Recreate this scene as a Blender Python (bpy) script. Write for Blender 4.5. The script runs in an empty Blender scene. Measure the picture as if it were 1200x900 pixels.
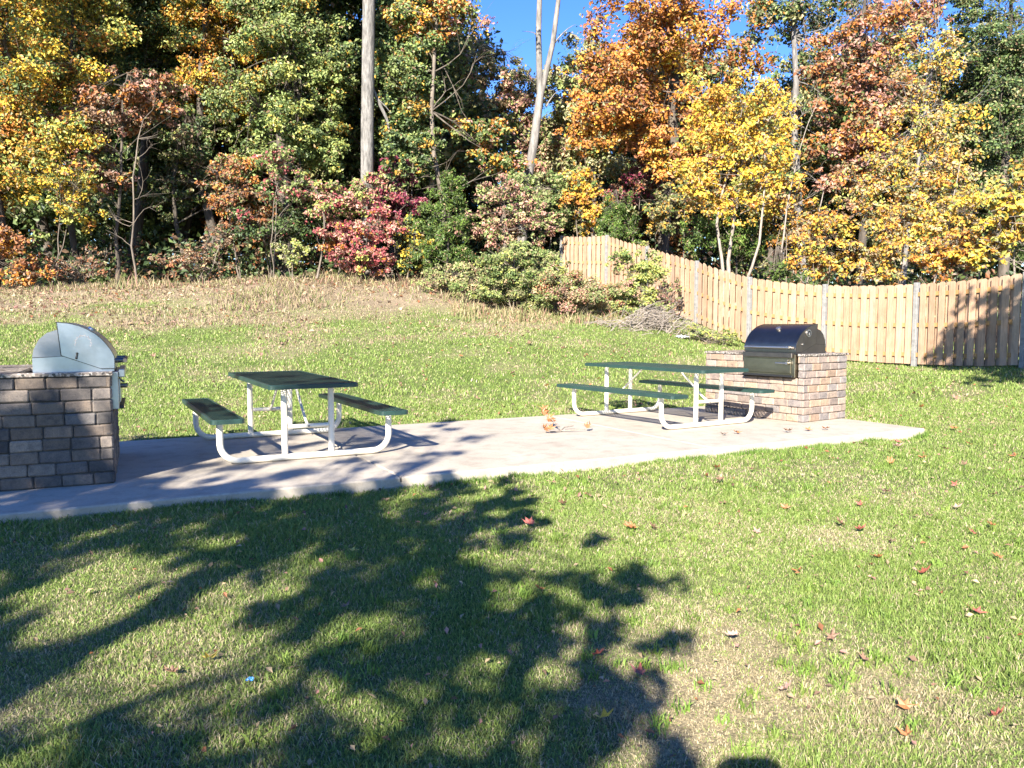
import bpy, bmesh, math, random
import numpy as np
random.seed(7)
rng = np.random.default_rng(11)
S = bpy.context.scene
COL = S.collection
R = math.radians

# ------------------------------------------------------------------ survey
CAM_H, FOC, HOR = 1.306, 930.0, 382.7            # eye height over the slab, focal length and horizon of the survey photo
PITCH = math.atan((450 - HOR) / FOC)
SUN_AZ, SUN_EL = R(17), R(28.8)                    # shadows run 17 deg right of straight ahead

def at(px, py, d):
    """surveyed point: bearing and height read from the photo, distance d in metres"""
    a = (px - 600) / FOC; b = (450 - py) / FOC
    ry = math.cos(PITCH) + b * math.sin(PITCH); rz = -math.sin(PITCH) + b * math.cos(PITCH)
    t = d / ry
    return (a * t, d, CAM_H + rz * t)

def on_ground(px, py, n=400):
    a = (px - 600) / FOC; b = (450 - py) / FOC
    ry = math.cos(PITCH) + b * math.sin(PITCH); rz = -math.sin(PITCH) + b * math.cos(PITCH)
    t = np.linspace(1.5, 34, 3000)
    z = CAM_H + rz * t; h = H(a * t, ry * t)
    i = int(np.argmax(z <= h)) if (z <= h).any() else len(t) - 1
    return (a * t[i], ry * t[i], float(h[i]))

# ------------------------------------------------------------------ noise and terrain
def _hash(i, j, s):
    v = np.sin(i * 127.1 + j * 311.7 + s * 74.7) * 43758.5453
    return v - np.floor(v)
def vnoise(x, y, s=0):
    x = np.asarray(x, float); y = np.asarray(y, float)
    i = np.floor(x); j = np.floor(y); u = x - i; v = y - j
    u = u * u * (3 - 2 * u); v = v * v * (3 - 2 * v)
    return (_hash(i, j, s) * (1 - u) + _hash(i + 1, j, s) * u) * (1 - v) + (_hash(i, j + 1, s) * (1 - u) + _hash(i + 1, j + 1, s) * u) * v
def fbm(x, y, s=0, o=3):
    r = 0; a = .5; t = 0
    for k in range(o):
        r = r + a * vnoise(np.asarray(x) * 2 ** k, np.asarray(y) * 2 ** k, s + k * 13); t += a; a *= .5
    return r / t
def sstep(a, b, x):
    t = np.clip((x - a) / (b - a), 0, 1); return t * t * (3 - 2 * t)

GP = np.array([(0,-6,-.5),(-6,-6,-.4),(6,-6,-.5),(0,0,-.36),(0,3,-.31),(-3,3,-.25),(3,3,-.3),(5,6,-.2),(-2.5,5.5,-.115),(0,6.9,-.115),
 (2.1,8.2,-.115),(5.3,9.8,-.115),(-6,4.0,-.12),(-3.6,5.1,-.11),(-1.2,6.3,-.115),(3.7,9.0,-.115),(6.0,10.3,-.1),(8,10,-.05),(-8,7.2,0),(-4.4,9.2,-.03),(-1.4,11,-.03),(.5,11.9,-.03),(3,13.2,-.02),
 (5.2,12.2,-.03),(-4.7,14.5,.41),(0,15,.38),(-11,17,.99),(-5.6,17.5,.98),(0,18,.97),(-11,12,.32),(6.48,21.7,.79),(7.75,19.75,.5),
 (9,17.75,.42),(9.95,15.45,.5),(10.9,13.2,.5),(5.5,23.8,1.4),(4.37,25.9,2.03),(3.3,27.9,2.65),(1.85,30,2.85),(3.54,22,1.3),
 (-15.4,24.5,2.3),(-12.5,26,2.5),(-8.65,27,2.76),(-4.5,28,2.9),(0,27,2.45),(0,22,1.3),(0,24.5,1.75),(2,24,1.62),(-2.5,25.2,2.2),(-16,34,3),(-8,36,3.3),(0,36,3.4),(8,36,2.9),(14,32,1.8),
 (14,22,.8),(20,15,.5),(-20,15,1.2),(0,60,4),(-40,50,3.5),(40,50,3),(-30,0,-.3),(30,0,-.3)], float)
def _phi(r2): return np.where(r2 > 1e-9, r2 * np.log(np.maximum(r2, 1e-9)), 0)
_n = len(GP)
_K = _phi(((GP[:, None, :2] - GP[None, :, :2]) ** 2).sum(-1)) + np.eye(_n) * .08
_P = np.c_[np.ones(_n), GP[:, :2]]
_W = np.linalg.solve(np.block([[_K, _P], [_P.T, np.zeros((3, 3))]]), np.r_[GP[:, 2], 0, 0, 0])

# slab: front edge through these corners, 3.55 m deep
SU = np.array([.8845, .4666]); SV = np.array([-.4666, .8845]); SC = np.array([5.32, 10.14])   # right front corner
def slab_uv(x, y):
    return (np.asarray(x) - SC[0]) * SU[0] + (np.asarray(y) - SC[1]) * SU[1], (np.asarray(x) - SC[0]) * SV[0] + (np.asarray(y) - SC[1]) * SV[1]
SLAB_L, SLAB_W = 14.2, 3.55
def H(x, y):
    x = np.asarray(x, float); y = np.asarray(y, float); sh = x.shape
    X = x.ravel(); Y = y.ravel(); out = np.empty(len(X))
    for k in range(0, len(X), 40000):
        a = X[k:k+40000]; b = Y[k:k+40000]
        r2 = (a[:, None] - GP[:, 0]) ** 2 + (b[:, None] - GP[:, 1]) ** 2
        z = _phi(r2) @ _W[:_n] + _W[_n] + _W[_n+1] * a + _W[_n+2] * b
        rad = np.hypot(a, b - 15)
        far = np.where(b > 15, 3.2, -.3) * sstep(0, 80, np.abs(b - 15)) + .8
        w = sstep(38, 75, rad)
        z = z * (1 - w) + far * w
        z += (fbm(a * .8, b * .8, 3) - .5) * .05 + sstep(1.2, 2.2, z) * (fbm(a * .6, b * .6, 9) - .5) * .25
        u, v = slab_uv(a, b)
        ins = sstep(.25, 0, np.maximum(np.maximum(u, -u - SLAB_L), np.maximum(-v, v - SLAB_W)))
        z = z * (1 - ins) + np.minimum(z, -.035) * ins
        out[k:k+40000] = z
    return out.reshape(sh)
def h1(x, y): return float(H(np.array([x]), np.array([y]))[0])

PATCH = [(.95, 3.65, .95, .6), (1.7, 3.2, .5, .5), (2.35, 5.5, .4, .5), (.55, 3.0, .5, .6), (-2.1, 3.0, .3, .25), (3.1, 4.6, .5, .35), (1.2, 6.3, .6, .35)]
def dryness(x, y, z):
    d = .34 * sstep(.5, .75, fbm(np.asarray(x) * .9, np.asarray(y) * .9, 21)) + .12 * sstep(.4, .6, fbm(np.asarray(x) * 4, np.asarray(y) * 4, 31))
    for px, py, r, k in PATCH:
        rr = np.hypot(x - px, y - py) / r + (fbm(np.asarray(x) * 3, np.asarray(y) * 3, 41) - .5) * .9
        d = d + k * sstep(1.15, .25, rr)
    berm = sstep(.95, 2.35, z + (fbm(np.asarray(x) * .55, np.asarray(y) * .55, 51) - .5) * 2.2)
    return np.clip(np.maximum(d, berm), 0, 1), berm

# ------------------------------------------------------------------ object helpers
def tag(o, label=None, cat=None, group=None, kind=None):
    if label: o['label'] = label
    if cat: o['category'] = cat
    if group: o['group'] = group
    if kind: o['kind'] = kind
    return o
def empty(name, loc=(0, 0, 0), rz=0, parent=None):
    o = bpy.data.objects.new(name, None); COL.objects.link(o)
    o.location = loc; o.rotation_euler = (0, 0, rz); o.empty_display_size = .2
    if parent: o.parent = parent
    return o
def np_mesh(name, verts, loop_v, loop_tot, mats, cols=None, parent=None, smooth=False):
    me = bpy.data.meshes.new(name)
    verts = np.asarray(verts, np.float32); loop_v = np.asarray(loop_v, np.int32); loop_tot = np.asarray(loop_tot, np.int32)
    me.vertices.add(len(verts)); me.vertices.foreach_set('co', verts.ravel())
    me.loops.add(len(loop_v)); me.loops.foreach_set('vertex_index', loop_v)
    me.polygons.add(len(loop_tot))
    st = np.zeros(len(loop_tot), np.int32); st[1:] = np.cumsum(loop_tot)[:-1]
    me.polygons.foreach_set('loop_start', st)
    try: me.polygons.foreach_set('loop_total', loop_tot)
    except Exception: pass
    if cols is not None:
        at_ = me.color_attributes.new('Col', 'FLOAT_COLOR', 'POINT')
        c = np.ones((len(verts), 4), np.float32); c[:, :3] = cols
        at_.data.foreach_set('color', c.ravel())
    me.update(calc_edges=True)
    me.polygons.foreach_set('use_smooth', np.full(len(loop_tot), bool(smooth)))
    me.materials.append(mats)
    o = bpy.data.objects.new(name, me); COL.objects.link(o)
    if parent: o.parent = parent
    return o

class MB:
    def __init__(s): s.v = []; s.f = []; s.c = []
    def add(s, vs, fs, col=(1, 1, 1)):
        n = len(s.v); s.v += [tuple(v) for v in vs]; s.f += [tuple(i + n for i in f) for f in fs]; s.c += [col] * len(vs)
    def box(s, lo, hi, b=.004, col=(1, 1, 1), jit=0):
        lo = list(lo); hi = list(hi); idx = {}; vs = []
        b = min([b] + [(hi[k] - lo[k]) * .45 for k in range(3)])
        for sx in (0, 1):
            for sy in (0, 1):
                for sz in (0, 1):
                    sg = (sx, sy, sz)
                    j = [random.uniform(-jit, jit) for _ in range(3)]
                    for ax in range(3):
                        p = []
                        for k in range(3):
                            e = hi[k] if sg[k] else lo[k]
                            if k != ax: e += -b if sg[k] else b
                            p.append(e + j[k])
                        idx[(sg, ax)] = len(vs); vs.append(p)
        fs = []
        def sgn(ax, a, o1, v1, o2, v2):
            t = [0, 0, 0]; t[ax] = a; t[o1] = v1; t[o2] = v2; return tuple(t)
        for ax in range(3):
            o1, o2 = [k for k in range(3) if k != ax]
            for a in (0, 1):
                fs.append([idx[(sgn(ax, a, o1, p, o2, q), ax)] for p, q in ((0, 0), (1, 0), (1, 1), (0, 1))])
            for p in (0, 1):
                for q in (0, 1):
                    fs.append([idx[(sgn(ax, 0, o1, p, o2, q), o1)], idx[(sgn(ax, 1, o1, p, o2, q), o1)], idx[(sgn(ax, 1, o1, p, o2, q), o2)], idx[(sgn(ax, 0, o1, p, o2, q), o2)]])
        for sx in (0, 1):
            for sy in (0, 1):
                for sz in (0, 1):
                    fs.append([idx[((sx, sy, sz), k)] for k in range(3)])
        s.add(vs, fs, col)
    def tube(s, pts, rad, n=10, caps=True, col=(1, 1, 1)):
        pts = [np.array(p, float) for p in pts]
        if not hasattr(rad, '__len__'): rad = [rad] * len(pts)
        vs = []; fs = []; up = None
        for i, p in enumerate(pts):
            t = pts[min(i + 1, len(pts) - 1)] - pts[max(i - 1, 0)]; t /= (np.linalg.norm(t) + 1e-9)
            if up is None:
                up = np.array([0, 0, 1.]) if abs(t[2]) < .9 else np.array([1., 0, 0])
            a = np.cross(t, up); a /= (np.linalg.norm(a) + 1e-9); b = np.cross(a, t); up = b
            for k in range(n):
                w = 2 * math.pi * k / n
                vs.append(p + (a * math.cos(w) + b * math.sin(w)) * rad[i])
        for i in range(len(pts) - 1):
            for k in range(n):
                k2 = (k + 1) % n
                fs.append((i * n + k, i * n + k2, (i + 1) * n + k2, (i + 1) * n + k))
        if caps:
            fs.append(tuple(range(n - 1, -1, -1))); fs.append(tuple((len(pts) - 1) * n + k for k in range(n)))
        s.add(vs, fs, col)
    def prism(s, prof, y0, y1, col=(1, 1, 1)):
        """profile in the local x-z plane, extruded along y"""
        n = len(prof)
        vs = [(x, y0, z) for x, z in prof] + [(x, y1, z) for x, z in prof]
        fs = [tuple(range(n)), tuple(range(2 * n - 1, n - 1, -1))] + [(i, (i + 1) % n + 0, (i + 1) % n + n, i + n) for i in range(n)]
        s.add(vs, fs, col)
    def build(s, name, mat, parent=None, smooth=None, colors=False):
        me = bpy.data.meshes.new(name); me.from_pydata([tuple(map(float, v)) for v in s.v], [], s.f)
        if colors:
            a = me.color_attributes.new('Col', 'FLOAT_COLOR', 'POINT')
            a.data.foreach_set('color', np.array([(*c, 1) for c in s.c], np.float32).ravel())
        bm = bmesh.new(); bm.from_mesh(me); bmesh.ops.recalc_face_normals(bm, faces=bm.faces)
        if smooth is not None:
            for f in bm.faces: f.smooth = True
            for e in bm.edges:
                if len(e.link_faces) == 2 and e.calc_face_angle(0) > R(smooth): e.smooth = False
        bm.to_mesh(me); bm.free()
        me.materials.append(mat)
        o = bpy.data.objects.new(name, me); COL.objects.link(o)
        if parent: o.parent = parent
        return o

def copy_tree(o, parent=None):
    kids = list(o.children); c = o.copy(); COL.objects.link(c)
    if parent: c.parent = parent
    for k in kids: copy_tree(k, c)
    return c

# ------------------------------------------------------------------ materials
def mat(name):
    m = bpy.data.materials.new(name); m.use_nodes = True
    nt = m.node_tree; return m, nt, nt.nodes['Principled BSDF'], nt.nodes['Material Output']
def N(nt, t, **k):
    n = nt.nodes.new(t)
    for a, b in k.items(): setattr(n, a, b)
    return n
def noise(nt, scale, detail=4, rough=.6, coord='Object', vec=None):
    n = N(nt, 'ShaderNodeTexNoise'); n.inputs['Scale'].default_value = scale; n.inputs['Detail'].default_value = detail; n.inputs['Roughness'].default_value = rough
    if vec is None:
        tc = N(nt, 'ShaderNodeTexCoord'); vec = tc.outputs[coord]
    nt.links.new(vec, n.inputs['Vector']); return n
def ramp(nt, src, stops):
    r = N(nt, 'ShaderNodeValToRGB'); e = r.color_ramp.elements
    e[0].position, e[0].color = stops[0][0], (*stops[0][1], 1)
    e[1].position, e[1].color = stops[-1][0], (*stops[-1][1], 1)
    for p, c in stops[1:-1]:
        q = e.new(p); q.color = (*c, 1)
    nt.links.new(src, r.inputs['Fac']); return r
def bump(nt, src, bsdf, strength=.3, dist=.01):
    b = N(nt, 'ShaderNodeBump'); b.inputs['Strength'].default_value = strength; b.inputs['Distance'].default_value = dist
    nt.links.new(src, b.inputs['Height']); nt.links.new(b.outputs['Normal'], bsdf.inputs['Normal'])
def mul(nt, a, b, fac=1.0):
    m = N(nt, 'ShaderNodeMix', data_type='RGBA', blend_type='MULTIPLY'); m.inputs['Factor'].default_value = fac
    nt.links.new(a, m.inputs[6]); nt.links.new(b, m.inputs[7]); return m.outputs[2]

def leaf_mat(name, trans=.35, rough=.5, spec=.35, tint=1.0):
    m, nt, b, out = mat(name)
    at_ = N(nt, 'ShaderNodeAttribute', attribute_name='Col')
    nt.links.new(at_.outputs['Color'], b.inputs['Base Color']); b.inputs['Roughness'].default_value = rough
    b.inputs['Specular IOR Level'].default_value = spec
    tr = N(nt, 'ShaderNodeBsdfTranslucent'); nt.links.new(at_.outputs['Color'], tr.inputs['Color'])
    mx = N(nt, 'ShaderNodeMixShader'); mx.inputs[0].default_value = trans
    nt.links.new(b.outputs[0], mx.inputs[1]); nt.links.new(tr.outputs[0], mx.inputs[2]); nt.links.new(mx.outputs[0], out.inputs['Surface'])
    return m
LEAF = leaf_mat('leaf', .24); GRASS = leaf_mat('grass_blade', .3, .55, .3); DRYLEAF = leaf_mat('dry_leaf', .15, .6, .3)

def bark_mat(name, c0, c1, scale=6):
    m, nt, b, out = mat(name)
    tc = N(nt, 'ShaderNodeTexCoord'); mp = N(nt, 'ShaderNodeMapping'); mp.inputs['Scale'].default_value = (1, 1, .22)
    nt.links.new(tc.outputs['Object'], mp.inputs['Vector'])
    n = noise(nt, scale, 6, .7, vec=mp.outputs['Vector']); r = ramp(nt, n.outputs['Fac'], [(.3, c0), (.5, tuple((a + d) / 2 for a, d in zip(c0, c1))), (.68, c1)])
    nt.links.new(r.outputs['Color'], b.inputs['Base Color']); b.inputs['Roughness'].default_value = .9
    bump(nt, n.outputs['Fac'], b, .9, .05); return m
BARK_PALE = bark_mat('pale_grey_bark', (.06, .055, .05), (.28, .255, .23))
BARK_PALE2 = bark_mat('furrowed_grey_bark', (.045, .041, .037), (.27, .25, .225), 11)
BARK_DARK = bark_mat('dark_bark', (.03, .024, .018), (.13, .105, .08))
BARK_MID = bark_mat('grey_brown_bark', (.06, .048, .037), (.24, .195, .15))
TWIG = bark_mat('pale_twig', (.15, .125, .1), (.38, .32, .26), 20)

# ground
def ground_mat():
    m, nt, b, out = mat('ground')
    at_ = N(nt, 'ShaderNodeAttribute', attribute_name='Col')
    n1 = noise(nt, 9, 6, .7); n2 = noise(nt, 60, 4, .7)
    r = ramp(nt, n1.outputs['Fac'], [(.25, (.55, .55, .5)), (.5, (.95, .95, .95)), (.75, (1.45, 1.4, 1.3))])
    r2 = ramp(nt, n2.outputs['Fac'], [(.3, (.5, .5, .5)), (.7, (1.4, 1.4, 1.4))])
    c = mul(nt, at_.outputs['Color'], r.outputs['Color']); c = mul(nt, c, r2.outputs['Color'])
    nt.links.new(c, b.inputs['Base Color']); b.inputs['Roughness'].default_value = 1; b.inputs['Specular IOR Level'].default_value = .1
    bump(nt, n2.outputs['Fac'], b, .8, .03); return m
def concrete_mat():
    m, nt, b, out = mat('concrete')
    n1 = noise(nt, 1.1, 6, .65); n2 = noise(nt, 45, 5, .75); n3 = noise(nt, 5, 5, .6)
    r = ramp(nt, n1.outputs['Fac'], [(.28, (.34, .295, .232)), (.5, (.4, .348, .275)), (.72, (.45, .395, .32))])
    r2 = ramp(nt, n2.outputs['Fac'], [(.3, (.84, .83, .82)), (.65, (1.05, 1.05, 1.05))])
    r3 = ramp(nt, n3.outputs['Fac'], [(.3, (.78, .77, .75)), (.52, (1, 1, 1))])
    c = mul(nt, r.outputs['Color'], r2.outputs['Color']); c = mul(nt, c, r3.outputs['Color'])
    nt.links.new(c, b.inputs['Base Color']); b.inputs['Roughness'].default_value = .85
    bump(nt, n2.outputs['Fac'], b, .25, .004); return m
def block_mat():
    m, nt, b, out = mat('paver_block')
    at_ = N(nt, 'ShaderNodeAttribute', attribute_name='Col')
    n1 = noise(nt, 13, 5, .7); n2 = noise(nt, 120, 4, .7)
    r = ramp(nt, n1.outputs['Fac'], [(.28, (.55, .56, .6)), (.5, (1, 1, 1)), (.72, (1.35, 1.28, 1.2))])
    r2 = ramp(nt, n2.outputs['Fac'], [(.3, (.7, .7, .7)), (.65, (1.15, 1.15, 1.15))])
    c = mul(nt, at_.outputs['Color'], r.outputs['Color']); c = mul(nt, c, r2.outputs['Color'])
    nt.links.new(c, b.inputs['Base Color']); b.inputs['Roughness'].default_value = .9
    bump(nt, n1.outputs['Fac'], b, .8, .012); return m
def granite_mat():
    m, nt, b, out = mat('speckled_granite')
    v = N(nt, 'ShaderNodeTexVoronoi'); v.inputs['Scale'].default_value = 55
    tc = N(nt, 'ShaderNodeTexCoord'); nt.links.new(tc.outputs['Object'], v.inputs['Vector'])
    r = ramp(nt, v.outputs['Color'], [(.2, (.03, .028, .026)), (.45, (.16, .13, .11)), (.7, (.3, .26, .22)), (.9, (.48, .44, .4))])
    nt.links.new(r.outputs['Color'], b.inputs['Base Color']); b.inputs['Roughness'].default_value = .35; return m
def steel_mat(name, base, rough, streak=.3):
    m, nt, b, out = mat(name)
    tc = N(nt, 'ShaderNodeTexCoord'); mp = N(nt, 'ShaderNodeMapping'); mp.inputs['Scale'].default_value = (1, 1, 14)
    nt.links.new(tc.outputs['Object'], mp.inputs['Vector'])
    n = noise(nt, 8, 5, .7, vec=mp.outputs['Vector']); n2 = noise(nt, 6, 4, .6)
    r = ramp(nt, n2.outputs['Fac'], [(.3, tuple(c * .78 for c in base)), (.6, base)])
    nt.links.new(r.outputs['Color'], b.inputs['Base Color']); b.inputs['Metallic'].default_value = 1
    mr = N(nt, 'ShaderNodeMapRange'); mr.inputs['To Min'].default_value = rough * .7; mr.inputs['To Max'].default_value = rough * 1.4
    nt.links.new(n.outputs['Fac'], mr.inputs['Value']); nt.links.new(mr.outputs['Result'], b.inputs['Roughness'])
    return m
def paint_mat(name, c, rough=.4, var=.12, scale=7, metallic=0):
    m, nt, b, out = mat(name)
    n = noise(nt, scale, 6, .7)
    r = ramp(nt, n.outputs['Fac'], [(.3, tuple(x * (1 - 2 * var) for x in c)), (.5, c), (.75, tuple(min(1, x * (1 + var)) for x in c))])
    nt.links.new(r.outputs['Color'], b.inputs['Base Color']); b.inputs['Roughness'].default_value = rough; b.inputs['Metallic'].default_value = metallic
    bump(nt, n.outputs['Fac'], b, .08, .003); return m
def wood_mat():
    m, nt, b, out = mat('fence_wood')
    at_ = N(nt, 'ShaderNodeAttribute', attribute_name='Col')
    tc = N(nt, 'ShaderNodeTexCoord'); mp = N(nt, 'ShaderNodeMapping'); mp.inputs['Scale'].default_value = (1, 1, .08)
    nt.links.new(tc.outputs['Object'], mp.inputs['Vector'])
    n = noise(nt, 40, 5, .7, vec=mp.outputs['Vector']); n2 = noise(nt, 3, 4, .6)
    r = ramp(nt, n.outputs['Fac'], [(.3, (.72, .7, .66)), (.6, (1.08, 1.08, 1.08))]); r2 = ramp(nt, n2.outputs['Fac'], [(.3, (.85, .84, .82)), (.6, (1.05, 1.05, 1.05))])
    c = mul(nt, at_.outputs['Color'], r.outputs['Color']); c = mul(nt, c, r2.outputs['Color'])
    nt.links.new(c, b.inputs['Base Color']); b.inputs['Roughness'].default_value = .85
    bump(nt, n.outputs['Fac'], b, .3, .004); return m
M_GROUND = ground_mat(); M_CONC = concrete_mat(); M_BLOCK = block_mat(); M_GRANITE = granite_mat(); M_WOOD = wood_mat()
M_STEEL = steel_mat('brushed_stainless_steel', (.47, .5, .54), .32); M_STEEL_RR = steel_mat('dull_stainless_steel', (.33, .34, .36), .4); M_STEEL_FR = steel_mat('warm_steel_front', (.34, .3, .22), .3)
M_STEEL_DK = steel_mat('dark_reflection_steel', (.19, .165, .14), .3)  # dark base colour stands in for dark surroundings mirrored in the lid
M_STEEL_DP = steel_mat('dull_brown_steel', (.2, .175, .15), .42)
M_CHROME = steel_mat('bright_steel', (.55, .53, .5), .38)
M_BLACK = paint_mat('black_metal', (.015, .015, .016), .45)
M_SOOT = paint_mat('soot_smudge', (.2, .2, .21), .8, .3, 60)
M_GREEN = paint_mat('green_coated_steel', (.018, .044, .036), .42, .15, 5)
M_WHITE = paint_mat('cream_white_enamel', (.72, .665, .545), .36, .06, 6)
M_GALV = paint_mat('weathered_grey_post', (.225, .215, .2), .7, .2, 9)
M_PLASTIC = paint_mat('white_plastic_film', (.75, .78, .82), .3); M_BLUE = paint_mat('blue_plastic', (.05, .22, .55), .35)
M_GREY = paint_mat('grey_core', (.07, .065, .06), .95)

# ------------------------------------------------------------------ world, sun, camera
w = bpy.data.worlds.new('World'); S.world = w; w.use_nodes = True
nt = w.node_tree; sky = nt.nodes.new('ShaderNodeTexSky'); sky.sky_type = 'NISHITA'; sky.sun_disc = False
sky.sun_elevation = SUN_EL; sky.sun_rotation = math.pi + SUN_AZ; sky.air_density = 1.0; sky.dust_density = 0.0; sky.ozone_density = 4.0; sky.altitude = 100
bg = nt.nodes['Background']; bg.inputs['Strength'].default_value = .076; hs = nt.nodes.new('ShaderNodeHueSaturation'); hs.inputs['Saturation'].default_value = 1.25; hs.inputs['Hue'].default_value = .518; nt.links.new(sky.outputs['Color'], hs.inputs['Color']); nt.links.new(hs.outputs['Color'], bg.inputs['Color'])
sl = bpy.data.lights.new('sun', 'SUN'); sl.energy = 4.6; sl.angle = R(.53); sl.color = (1, .94, .84)
so = bpy.data.objects.new('sun', sl); COL.objects.link(so)
from mathutils import Vector
sd = Vector((math.sin(SUN_AZ) * math.cos(SUN_EL), math.cos(SUN_AZ) * math.cos(SUN_EL), -math.sin(SUN_EL)))
so.rotation_euler = sd.to_track_quat('-Z', 'Y').to_euler()
cd = bpy.data.cameras.new('camera'); cd.lens = 36 * FOC / 1200; cd.sensor_width = 36; cd.clip_start = .05; cd.clip_end = 3000
co = bpy.data.objects.new('camera', cd); COL.objects.link(co); co.location = (0, 0, CAM_H); co.rotation_euler = (math.pi / 2 - PITCH, 0, 0)
S.camera = co
S.view_settings.view_transform = 'Standard'; S.view_settings.look = 'None'; S.view_settings.exposure = 2.02; S.view_settings.gamma = 1
S.cycles.max_bounces = 6; S.cycles.transparent_max_bounces = 4

# ------------------------------------------------------------------ ground sheet
def axis(lo, hi, fine_lo, fine_hi, step):
    f = list(np.arange(fine_lo, fine_hi + 1e-6, step)); a = []; d = step; x = fine_lo
    while x > lo: d *= 1.35; x -= d; a.append(max(x, lo))
    b = []; d = step; x = fine_hi
    while x < hi: d *= 1.35; x += d; b.append(min(x, hi))
    return np.array(a[::-1] + f + b)
gx = axis(-900, 900, -24, 22, .16); gy = axis(-900, 900, -5, 40, .16)
GX, GY = np.meshgrid(gx, gy); GZ = H(GX, GY)
DR, BE = dryness(GX, GY, GZ)
cg = np.array([.12, .16, .045]); cdry = np.array([.3, .245, .145]); cb = np.array([.265, .205, .135]); cf = np.array([.09, .06, .038])
gcol = cg * (1 - DR[..., None]) + cdry * DR[..., None]
gcol = gcol * (1 - BE[..., None]) + cb * BE[..., None]
forest = sstep(26.5, 29, GY + GX * -.12) * (GX < 2) + sstep(-.5, 1.2, (GY - 17.75) * .48 + (GX - 9) * .88 - .3) * (GX >= 2)
forest = np.clip(forest, 0, 1)[..., None]
gcol = gcol * (1 - forest) + cf * forest
ny, nx = GX.shape
ii = np.arange(ny * nx).reshape(ny, nx)
q = np.stack([ii[:-1, :-1], ii[:-1, 1:], ii[1:, 1:], ii[1:, :-1]], -1).reshape(-1, 4)
g = np_mesh('ground', np.stack([GX, GY, GZ], -1).reshape(-1, 3), q.ravel(), np.full(len(q), 4), M_GROUND, gcol.reshape(-1, 3), smooth=True)
tag(g, kind='structure')

# ------------------------------------------------------------------ concrete slab (local x along the long side, origin at right front corner)
slab_ang = math.atan2(SU[1], SU[0])
mb = MB(); xs = [0, -3.55, -7.1, -10.65, -SLAB_L]
for a, b in zip(xs[:-1], xs[1:]):
    mb.box((b + .006, 0, -.16), (a - .006, SLAB_W, 0), .012)
mb.box((-SLAB_L + .01, .01, -.2), (-.01, SLAB_W - .01, -.05), .005)
sb = mb.build('concrete_slab', M_CONC); sb.location = (SC[0], SC[1], 0); sb.rotation_euler = (0, 0, slab_ang); tag(sb, kind='structure')

# ------------------------------------------------------------------ grass
def frustum_pts(n, d0, d1, power):
    u = rng.random(n); d = (d0 ** power + u * (d1 ** power - d0 ** power)) ** (1 / power)
    x = (rng.random(n) * 2 - 1) * (.66 * d + 1.3); return x, d
def blades(x, y, hgt, wid, col, lean=.5):
    n = len(x); z = H(x, y) - .004
    th = rng.random(n) * 2 * np.pi; bend = np.minimum((.25 + .75 * rng.random(n)) * lean, 1.08) * hgt
    ph = rng.random(n) * 2 * np.pi
    wx, wy = np.cos(th) * wid / 2, np.sin(th) * wid / 2
    bx, by = np.cos(ph) * bend, np.sin(ph) * bend
    V = np.empty((n, 5, 3))
    V[:, 0] = np.c_[x - wx, y - wy, z]; V[:, 1] = np.c_[x + wx, y + wy, z]
    mx, my, mz = x + bx * .35, y + by * .35, z + hgt * .6
    V[:, 2] = np.c_[mx + wx * .8, my + wy * .8, mz]; V[:, 3] = np.c_[mx - wx * .8, my - wy * .8, mz]
    V[:, 4] = np.c_[x + bx, y + by, z + np.sqrt(np.maximum(hgt ** 2 - bend ** 2 * .8, .0001))]
    b = np.arange(n)[:, None] * 5
    L = np.c_[b, b + 1, b + 2, b + 3, b + 3, b + 2, b + 4].ravel()
    T = np.tile([4, 3], n)
    C = np.repeat(col[:, None, :], 5, 1).reshape(-1, 3)
    return V.reshape(-1, 3), L, T, C
def merge(parts):
    V = []; L = []; T = []; C = []; o = 0
    for v, l, t, c in parts:
        V.append(v); L.append(l + o); T.append(t); C.append(c); o += len(v)
    return np.concatenate(V), np.concatenate(L), np.concatenate(T), np.concatenate(C)
def lawn_filter(x, y, z):
    u, v = slab_uv(x, y)
    off = (u > .012) | (u < -SLAB_L) | (v < -.012) | (v > SLAB_W + .012)
    return off
def fence_side(x, y):
    return ((y - 17.75) * .44 + (x - 9) * .9) < -.06 
def lawn_layer(n, d0, d1, power, hm, wm):
    x, y = frustum_pts(n, d0, d1, power); z = H(x, y); dr, be = dryness(x, y, z)
    keep = lawn_filter(x, y, z) & (rng.random(n) > be * .8) & (rng.random(n) > sstep(.55, 1.05, dr) * .12)
    keep &= ~((y > 22.3) & (x > 3.2) & (y > 30 - x))
    x, y, dr = x[keep], y[keep], dr[keep]; n = len(x)
    tuft = fbm(x * 2.2, y * 2.2, 61); lush = sstep(.45, .75, tuft)
    hgt = hm * (.5 + .7 * rng.random(n)) * (.7 + .6 * lush) * (1 - .45 * dr)
    wid = wm * (.7 + .6 * rng.random(n))
    g1 = np.array([.155, .23, .045]); g2 = np.array([.22, .295, .07]); g3 = np.array([.3, .345, .105]); s1 = np.array([.47, .4, .25]); s2 = np.array([.33, .265, .155])
    k = rng.random(n)[:, None]; tone = np.clip(.3 + .9 * (fbm(x * .7, y * .7, 71) - .35) + .35 * (rng.random(n) - .5), 0, 1)[:, None]
    col = g1 * (1 - tone) + g2 * tone; col = np.where(k > .8, g3, col)
    dead = rng.random(n) < (.075 + .75 * dr)
    st = rng.random(n)[:, None]; col = np.where(dead[:, None], s1 * st + s2 * (1 - st), col)
    col *= (.8 + .4 * rng.random(n))[:, None]
    return blades(x, y, hgt, wid, col, np.where(dead, 1.3, 1.1))
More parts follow.
